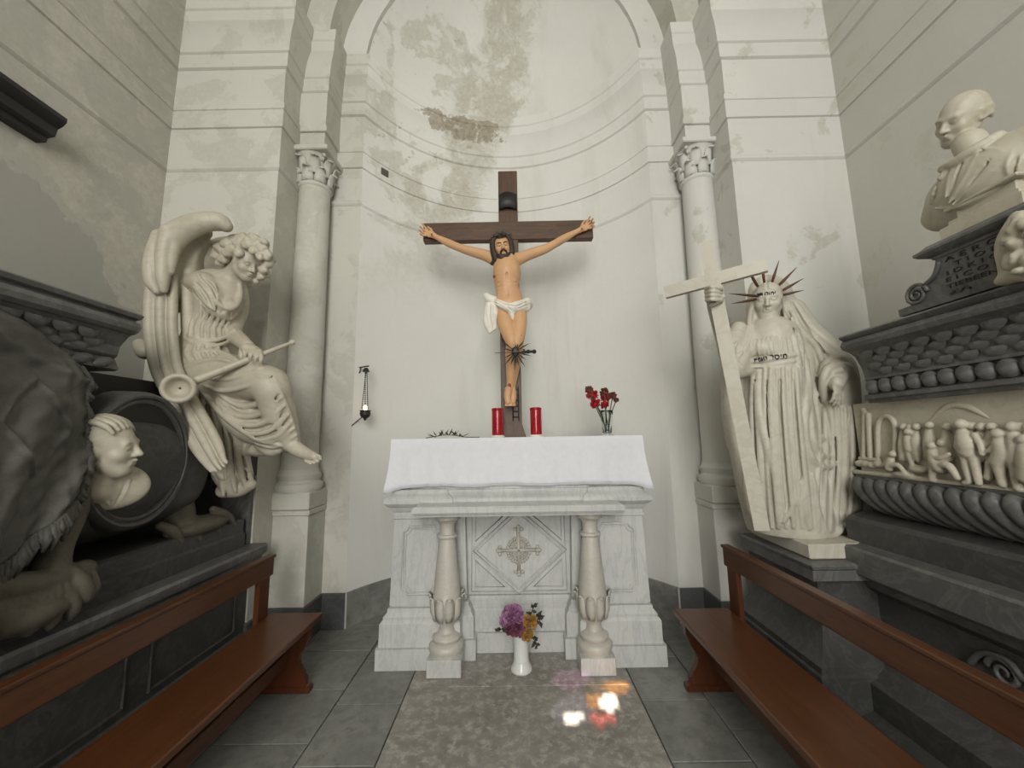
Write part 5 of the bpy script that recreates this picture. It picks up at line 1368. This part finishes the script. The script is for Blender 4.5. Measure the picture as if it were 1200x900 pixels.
# ---------------------------------------------------------------- portrait bust on the right tomb
BU = thing('portrait_bust', (1.95, 1.43, 2.24), 'cream marble bust of a balding man in a coat, on the inscribed block', 'bust')
def bust():
    s = Sculpt(.005)
    c = np.array([1.97, 1.47, 2.46])
    s.ell(c+[-.015, 0, 0], (.115, .20, .125), None, .03)
    s.chain([(1.985, 1.25, 2.44), (1.985, 1.29, 2.50), (1.98, 1.37, 2.525), (1.97, 1.47, 2.54), (1.98, 1.57, 2.525), (1.985, 1.64, 2.50), (1.985, 1.69, 2.43)], [.06, .072, .072, .07, .072, .072, .055], .04)
    s.chain([(1.985, 1.69, 2.43), (1.97, 1.66, 2.385), (1.96, 1.56, 2.36), (1.955, 1.47, 2.355), (1.96, 1.37, 2.36), (1.98, 1.27, 2.40)], [.045, .04, .05, .055, .05, .045], .04)
    s.ell((1.90, 1.47, 2.45), (.05, .13, .09), None, .04)
    bake(s)
    # lapels, collar, sleeve folds
    for p, r in (([(1124,184), (1114,206), (1108,232)], 2.2), ([(1146,178), (1136,200), (1122,222), (1112,238)], 2.6), ([(1150,174), (1170,176), (1176,186), (1156,204), (1132,226), (1116,240)], 2.6), ([(1104,206), (1094,226), (1090,240)], 2.2),
                 ([(1186,176), (1180,196), (1186,212)], 2.4), ([(1200,176), (1192,196), (1198,208)], 2.4), ([(1096,244), (1120,243), (1150,230), (1185,210)], 2.6)): ridge(s, p, r, k=.006)
    for p in ([(1130,186), (1120,208), (1112,230)], [(1164,184), (1146,204), (1124,230)], [(1098,218), (1094,236)], [(1192,182), (1187,204)]): ridge(s, p, 1.8, sub=True, k=.004)
    D = 1.66
    s.chain([(1.885, 1.56, 2.575), (1.86, 1.50, 2.555), (1.87, 1.43, 2.565), (1.92, 1.39, 2.59)], [.018, .02, .02, .018], .008)
    s.chain([(1.87, 1.52, 2.55), (1.855, 1.55, 2.525)], [.016, .012], .006)
    s.chain([(1.93, 1.49, 2.64), (1.95, 1.48, 2.54)], [.052, .058], .02)
    H = .205; fwd = dirc(-.92, -.32, .0); up = dirc(.22, .96, -.25)
    P, Rm = sdf_head(s, V(1127, 139, D+.01), H, fwd, up, female=False, neck=False)
    for e in (-1, 1): s.ell(P(e*.27, -.12, .04), (.08*H, .20*H, .19*H), Rm, .008)
    s.ell(P(0, -.20, .02), (.27*H, .16*H, .24*H), Rm, .01)
    for k in range(70):
        e = 1 if rng.random() < .5 else -1; y = rng.uniform(-.30, .02); z = rng.uniform(-.14, .10)
        s.ell(P(e*(.335-.35*max(0, -y-.2)), y, z), (.03*H, .045*H, .035*H), Rm, .004)
    for e in (-1, 1): s.chain([P(e*.06, .36, .09), P(e*.2, .31, .085)], [.007, .006], .006)
    s.mesh('figure', M['statue'], BU)
    bm = B(); X0, X1, Ya, Yb = 1.86, 2.12, 1.32, 1.56
    for (d, z0, z1) in ((.02, 2.243, 2.30), (.0, 2.30, 2.325), (-.02, 2.325, 2.37), (.005, 2.37, 2.385)): box(bm, X0-d, X1+d, Ya-d, Yb+d, z0, z1, .004)
    obj('socle', bm, M['statue'], BU)
    bm = B(); lathe(bm, [(.10, 2.38), (.085, 2.42), (.085, 2.47), (.11, 2.53)], (1.98, 1.45, 0), 20); obj('stem', bm, M['statue'], BU, smooth=True)
bust()
# carved wreath at the right end of the block
def wreath():
    s = Sculpt(.006)
    for k in range(95):
        px, py = rng.uniform(1177, 1232), rng.uniform(252, 322)
        if (px-1178) < 12*abs((py-286)/34)**2: continue
        s.ell(VX(px, py, 1.72+rng.uniform(-.02, .02)), tuple(rng.uniform(.012, .026, 3)), None, .005)
    s.ell(VX(1205, 320, 1.78), (.05, .09, .03), None, .01); s.chain([VX(1185, 318, 1.77), VX(1186, 285, 1.76), VX(1196, 256, 1.77)], [.03, .04, .03], .01); s.chain([VX(1215, 318, 1.77), VX(1215, 285, 1.76), VX(1215, 256, 1.77)], [.04, .05, .04], .01)
    o = s.mesh('carved_wreath', M['statue']); tag(o, 'cream carved wreath of leaves and flowers at the edge of the inscribed block', 'wreath')
wreath()
# ---------------------------------------------------------------- relief on the right tomb
M['relief'] = marble('warm_cream_relief_marble', (0.53, 0.49, 0.40), (0.46, 0.42, 0.335), (0.34, 0.30, 0.22), 6, 0.55, 0.3, 0.2)
def relief():
    X = 1.935
    bm = B(); box(bm, X-.012, X+.004, .9, 2.215, 1.218, 1.602, .003); o = obj('relief_panel', bm, M['relief'], RT)
    s = Sculpt(.004)
    def p(px, py, d=.03): return VX(px, py, X-d*.75)
    def fig(hx, hy, pts, hr=.020, d=.045):
        s.ell(p(hx, hy, d+.01), hr, None, .004)
        for ch in pts: s.chain([p(a, b, d*c) for a, b, c, r in ch], [r*.85 for a, b, c, r in ch], .005, 3)
    # buildings
    for x0, x1, y0, y1 in ((1010, 1021, 484, 534),): s.chain([p(x0+4, y0, .02), p(x0+3, y1, .02)], [.014, .016], .008, 2); s.chain([p(1018, 486, .025), p(1020, 534, .025)], [.014, .014], .005, 2)
    s.chain([p(1029, 534, .025), p(1029, 500, .025), p(1034, 489, .025), p(1043, 489, .025), p(1049, 500, .025), p(1049, 534, .025)], [.012]*6, .005); s.ell(p(1012, 480, .03), .014, None, .006)
    s.chain([p(1090, 494, .008), p(1112, 476, .012), p(1135, 477, .012), p(1160, 490, .008)], [.008, .014, .014, .008], .02)
    # ground
    s.chain([p(1003, 553, .02), p(1060, 559, .025), p(1120, 567, .025), p(1215, 578, .025), p(1400, 599, .025)], [.014]*5, .02)
    # crowd behind
    for hx, hy in ((1059, 500), (1067, 501), (1074, 500), (1089, 498), (1110, 500), (1139, 499), (1150, 500), (1162, 500), (1183, 507), (1195, 500), (1206, 500)):
        fig(hx, hy, [[(hx, hy+7, .7, .018), (hx+1, hy+20, .7, .030), (hx+1, hy+36, .6, .026)]], .017, .03)
    # standing man and companions
    fig(1126, 497, [[(1128, 507, 1, .024), (1133, 518, 1.1, .038), (1135, 530, 1, .034)], [(1131, 532, 1, .022), (1133, 548, 1, .018), (1136, 563, 1, .014), (1131, 566, 1, .012)], [(1140, 532, 1, .022), (1144, 550, 1, .018), (1147, 566, 1, .014)], [(1124, 512, 1.1, .016), (1122, 523, 1.2, .014), (1126, 530, 1.5, .011)], [(1143, 510, 1.1, .016), (1149, 521, 1.2, .014), (1151, 532, 1.3, .011)]], .022, .055)
    fig(1169, 508, [[(1172, 517, 1, .026), (1176, 530, 1, .034), (1170, 541, 1, .03)], [(1170, 543, 1, .024), (1172, 556, 1, .018), (1175, 568, 1, .015)], [(1162, 543, .8, .02), (1158, 560, .8, .015)], [(1168, 520, 1.2, .014), (1160, 528, 1.3, .012), (1154, 530, 1.3, .01)]], .021, .05)
    fig(1186, 500, [[(1188, 510, 1, .024), (1192, 525, 1, .034), (1190, 540, 1, .03)], [(1190, 545, 1, .022), (1193, 572, 1, .016)]], .02, .04)
    fig(1200, 515, [[(1202, 524, 1, .028), (1206, 540, 1, .036), (1204, 560, 1, .03)]], .02, .05)
    # the crowd goes on along the panel
    for k, hx in enumerate((1222, 1240, 1260, 1284, 1310, 1340)):
        f = (hx-603)/547; q = lambda x, y: (hx+(x)*f, 512+(y-512)*f)
        fig(*q(0, 500), [[q(0, 510)+(1, .026), q(3, 528)+(1, .036), q(1, 542)+(1, .030)], [q(-2, 545)+(1, .02), q(-3, 568)+(1, .014)], [q(5, 545)+(1, .02), q(7, 567)+(1, .014)], [q(-5, 514)+(1.1, .014), q(-8, 526)+(1.2, .012)]], .019, .035+.012*(k % 2))
    # seated group
    fig(1092, 522, [[(1094, 530, 1, .026), (1098, 540, 1.1, .034), (1102, 548, 1.1, .03)], [(1098, 544, 1.2, .02), (1112, 546, 1.5, .018), (1122, 560, 1.3, .014)], [(1094, 548, 1.1, .018), (1092, 562, 1, .014)], [(1090, 530, 1.2, .013), (1100, 537, 1.6, .012), (1112, 532, 1.5, .011)]], .02, .05)
    fig(1104, 519, [[(1106, 526, .8, .022), (1110, 536, .8, .03)]], .018, .04)
    # reclining and walking figures on the left
    fig(1046, 532, [[(1044, 539, 1, .02), (1042, 548, 1, .022)], [(1042, 546, 1.1, .016), (1052, 545, 1.2, .014), (1060, 553, 1.1, .011)], [(1040, 540, 1.1, .012), (1034, 546, 1.1, .01)]], .016, .04)
    for x in (1008, 1015, 1022, 1030): s.ell(p(x, 543+(x % 3), .03), (.02, .03, .018), None, .008)
    s.chain([p(1008, 537, .03), p(1030, 539, .03)], [.010, .010], .006, 2)
    fig(1064, 506, [[(1064, 514, 1, .022), (1066, 526, 1, .022)], [(1062, 520, 1, .014), (1066, 535, 1, .013), (1070, 547, 1, .01)], [(1070, 515, 1, .012), (1073, 526, 1, .011), (1076, 540, .9, .01)]], .016, .04)
    s.ell(p(1078, 550, .02), (.03, .05, .02), None, .015); s.ell(p(1060, 556, .02), (.03, .05, .016), None, .015)
    s.mesh('relief_figures', M['relief'], o)
relief()

# ================================================================== small things
ZC = 1.4485
def votive(x, y, label, h=.225):
    t = thing('votive_candle', (x, y, ZC), label, 'candle', 'red votive candles')
    obj('base', lathe(B(), [(.001, 0), (.052, 0), (.054, .008), (.046, .016)], (x, y, ZC), 24), M['wax'], t, angle=40)
    obj('cup', lathe(B(), [(.042, .014), (.044, .03), (.044, h-.02), (.040, h-.01)], (x, y, ZC), 24), M['redglass'], t, angle=40)
    obj('lid', lathe(B(), [(.043, h-.022), (.046, h-.018), (.046, h-.004), (.038, h), (.03, h-.004), (.001, h-.004)], (x, y, ZC), 24), M['redglass'], t, angle=40)
votive(-.130, 3.02, 'red votive candle in front of the cross foot, nearer the dry twig')
votive(.168, 3.02, 'red votive candle beside the cross foot, on the carnation vase side')
def bloom(bm, c, r, n, spread=1.0, seed=0):
    rg = random.Random(seed)
    for k in range(n):
        d = Vector((rg.uniform(-1, 1), rg.uniform(-1, 1), rg.uniform(-.5, 1))); d.normalize(); u = d.orthogonal().normalized(); u = Matrix.Rotation(rg.uniform(0, 6.28), 3, d) @ u; w = d.cross(u)
        R0 = r*rg.uniform(.75, 1.1); b = Vector(c)+d*R0*.15; sz = r*rg.uniform(.28, .45)
        vs = [bm.verts.new(b), bm.verts.new(Vector(c)+d*R0*.75+u*sz), bm.verts.new(Vector(c)+d*R0+u*sz*.35+w*sz*.2), bm.verts.new(Vector(c)+d*R0*1.02-u*sz*.3), bm.verts.new(Vector(c)+d*R0*.75-u*sz)]
        bm.faces.new(vs)
    return bm
def core(bm, c, r): sphere(bm, c, r, 8, 6); return bm
VX0, VY0 = .705, 2.98
t = thing('glass_vase', (VX0, VY0, ZC), 'small clear glass vase holding red carnations on the altar', 'vase')
obj('body', lathe(B(), [(.001, 0), (.04, 0), (.042, .006), (.036, .02), (.038, .08), (.046, .15), (.052, .19), (.049, .19), (.043, .15), (.034, .08), (.032, .02), (.001, .014)], (VX0, VY0, ZC), 24), M['glass'], t, smooth=True)
for i, (px, py, rr, m, lab) in enumerate(((690, 457, .035, 'dried', 'wilted brown carnation at the top left of the altar vase'), (694, 463, .048, 'carn', 'red carnation high on the left of the altar vase'), (698, 473, .042, 'carn', 'red carnation low on the left of the altar vase'),
        (708, 459, .035, 'dried', 'faded carnation at the top middle of the altar vase'), (709, 466, .042, 'carn', 'red carnation in the middle of the altar vase'), (718, 464, .038, 'dried', 'faded red carnation leaning right in the altar vase'), (709, 475, .036, 'carn', 'red carnation lowest in the middle of the altar vase'), (722, 469, .024, 'dried', 'small dried bud furthest right in the altar vase'))):
    c = Vector(VY(px, py, VY0+.03*math.sin(i*2))); tt = thing('carnation', (VX0, VY0, ZC+.02), lab, 'flower', 'carnations in the altar vase')
    bm = B(); bloom(bm, c, rr, 46, seed=i); core(bm, c, rr*.55); obj('bloom', bm, M[m], tt)
    bm = B(); tube(bm, cr([(VX0+.015*math.cos(i), VY0+.015*math.sin(i), ZC+.02), (VX0+(c.x-VX0)*.4, VY0+(c.y-VY0)*.4, ZC+.15), tuple(c)], 5), .004, 5); obj('stem', bm, M['stem'], tt, smooth=True)
def leaf(bm, p, d, L, W, up=Vector((0, 0, 1))):
    p = Vector(p); d = Vector(d).normalized(); s = d.cross(up)
    if s.length < 1e-3: s = d.orthogonal()
    s.normalize(); n = s.cross(d)
    vs = [bm.verts.new(p), bm.verts.new(p+d*L*.4+s*W-n*W*.2), bm.verts.new(p+d*L), bm.verts.new(p+d*L*.4-s*W-n*W*.2), bm.verts.new(p+d*L*.45+n*W*.25)]
    bm.faces.new((vs[0], vs[1], vs[4])); bm.faces.new((vs[1], vs[2], vs[4])); bm.faces.new((vs[2], vs[3], vs[4])); bm.faces.new((vs[3], vs[0], vs[4]))
def twig():
    t = thing('dry_twig', tuple(VY(520, 512, 2.9)), 'dry leafy green twig lying on the altar cloth', 'twig')
    z = ZC+.004
    def q(px, Y, dz=0): v = VY(px, 512, Y); return Vector((v[0], v[1], z+dz))
    bm = B(); P = [Vector(x) for x in cr([tuple(q(499, 2.76, .0)), tuple(q(512, 2.84, .012)), tuple(q(522, 2.88, .02)), tuple(q(534, 2.9, .015)), tuple(q(546, 2.93, .002)), tuple(q(562, 2.97, .0))], 5)]; tube(bm, P, .003, 5); obj('stem', bm, M['leafgreen'], t)
    rg = random.Random(3)
    for i in range(26):
        p = P[4+int(i*.72) % (len(P)-10)]; bm = B(); leaf(bm, p, (rg.uniform(-1, 1), rg.uniform(-1, .6), rg.uniform(-.1, .8)), rg.uniform(.035, .07), .008); o = obj('leaf', bm, M['leafgreen'], t); md = o.modifiers.new('t', 'SOLIDIFY'); md.thickness = .0015
twig()
# floor vase with flowers
FX, FY = .018, 2.655
t = thing('porcelain_vase', (FX, FY, 0), 'white porcelain vase of flowers on the floor before the altar', 'vase')
obj('body', lathe(B(), [(.001, 0), (.062, 0), (.068, .008), (.066, .024), (.052, .045), (.047, .06), (.049, .064), (.047, .07), (.046, .15), (.05, .24), (.056, .265), (.052, .265), (.045, .24), (.04, .1), (.001, .08)], (FX, FY, 0), 32), M['ceramic'], t, angle=40)
def pflower(px, py, Y, r, mats, lab, n=90, seed=1):
    c = Vector(VY(px, py, Y)); tt = thing('chrysanthemum', (FX, FY, .26), lab, 'flower', 'flowers in the floor vase')
    bm = B(); bloom(bm, c, r, n, seed=seed); core(bm, c, r*.5); obj('bloom', bm, M[mats], tt)
    bm = B(); tube(bm, [(FX, FY, .10), (FX+(c.x-FX)*.3, FY, .25), c], .004, 5); obj('stem', bm, M['stem'], tt)
pflower(601, 723, 2.64, .075, 'purple', 'large purple chrysanthemum in the floor vase', 150, 5)
pflower(593, 728, 2.66, .045, 'purple', 'smaller pale purple bloom at the left of the floor vase', 70, 6)
pflower(606, 737, 2.60, .055, 'plum', 'dark plum bloom below the purple chrysanthemum in the floor vase', 90, 7)
pflower(598, 738, 2.61, .04, 'plum', 'small plum bloom at the rim of the floor vase', 60, 10)
pflower(621, 730, 2.62, .05, 'yellow', 'golden yellow bloom at the right of the floor vase', 90, 8)
pflower(618, 744, 2.59, .042, 'yellow', 'drooping golden bloom over the right rim of the floor vase', 80, 9)
def sprig(path_px, Y, nl, lab, seed):
    rg = random.Random(seed); tt = thing('leafy_sprig', (FX, FY, .26), lab, 'sprig', 'dark sprigs in the floor vase')
    P = [Vector(x) for x in cr([(FX, FY, .22)]+[tuple(VY(a, b, Y)) for a, b in path_px], 6)]
    bm = B(); tube(bm, P, .003, 5); obj('stem', bm, M['leafdark'], tt)
    for i in range(nl):
        p = P[len(P)-1-int(i*len(P)*.6/nl)]; bm = B(); leaf(bm, p, (rg.uniform(-1, 1), rg.uniform(-.6, .2), rg.uniform(-1, 1)), rg.uniform(.025, .045), .011, Vector((0, -1, 0))); o = obj('leaf', bm, M['leafdark'], tt); md = o.modifiers.new('t', 'SOLIDIFY'); md.thickness = .0015
sprig([(600, 738), (592, 735), (584, 740)], 2.62, 9, 'dark leafy sprig leaning left from the floor vase', 1)
sprig([(615, 730), (623, 718), (626, 708)], 2.66, 9, 'dark leafy sprig standing tallest in the floor vase', 2)
sprig([(620, 732), (630, 722), (633, 728)], 2.64, 12, 'dark leafy sprig arching right over the golden blooms', 3)
sprig([(620, 742), (626, 750), (630, 757)], 2.60, 8, 'dark leafy sprig drooping low on the right of the floor vase', 4)
# hanging lamp in the niche
LP = thing('wall_lamp', (-1.27, 3.29, 1.6), 'small hanging sanctuary lamp on an iron bracket at the left of the niche', 'lamp')
def lamp():
    Yw, Yl = 3.30, 3.16
    def q(px, py, Y=Yl): return Vector(VY(px, py, Y))
    a = q(417, 430, Yw); b = q(417, 445, Yw)
    bm = B(); box(bm, a.x-.012, a.x+.012, a.y-.012, a.y+.01, b.z, a.z, .002); obj('wall_plate', bm, M['iron'], LP)
    bm = B(); tube(bm, [a-Vector((0, 0, .01)), q(432, 429)], .006, 6); tube(bm, cr([tuple(a.lerp(b, .7)), tuple(q(421, 437, 3.26)), tuple(q(423, 431, 3.24))], 6), .005, 6); obj('bracket', bm, M['iron'], LP)
    obj('smoke_bell', lathe(B(), [(.012, .02), (.02, .01), (.028, -.01), (.03, -.012)], tuple(q(429, 434)), 14), M['iron'], LP)
    for k, (x0, x1) in enumerate(((429, 424), (430, 431), (428, 428))):
        p0, p1 = q(x0, 436), q(x1, 479); bm = B(); n = 18
        for i in range(n):
            c = p0.lerp(p1, (i+.5)/n); sphere(bm, c, .0075, 6, 4, (.6, .6, 1.1))
        obj('chain', bm, M['iron'], LP)
    c = q(428, 484); obj('bowl', lathe(B(), [(.003, -.062), (.010, -.055), (.012, -.045), (.034, -.03), (.044, -.005), (.038, .012), (.046, .02), (.042, .022), (.03, .012)], tuple(c), 20), M['iron'], LP, smooth=True)
    m = bpy.data.materials.new('lit_bulb'); m.use_nodes = True; b_ = m.node_tree.nodes['Principled BSDF']; b_.inputs['Base Color'].default_value = (1, .75, .45, 1); b_.inputs['Emission Color'].default_value = (1, .62, .28, 1); b_.inputs['Emission Strength'].default_value = 5
    bm = B(); sphere(bm, c+Vector((0, 0, .04)), .016, 10, 8, (1, 1, 1.5)); obj('bulb', bm, m, LP, smooth=True)
    bm = B(); tube(bm, cr([tuple(q(424, 489)), tuple(q(418, 494, 3.24)), tuple(q(412, 499, 3.215))], 5), .005, 5); obj('cable', bm, M['iron'], LP)
lamp()
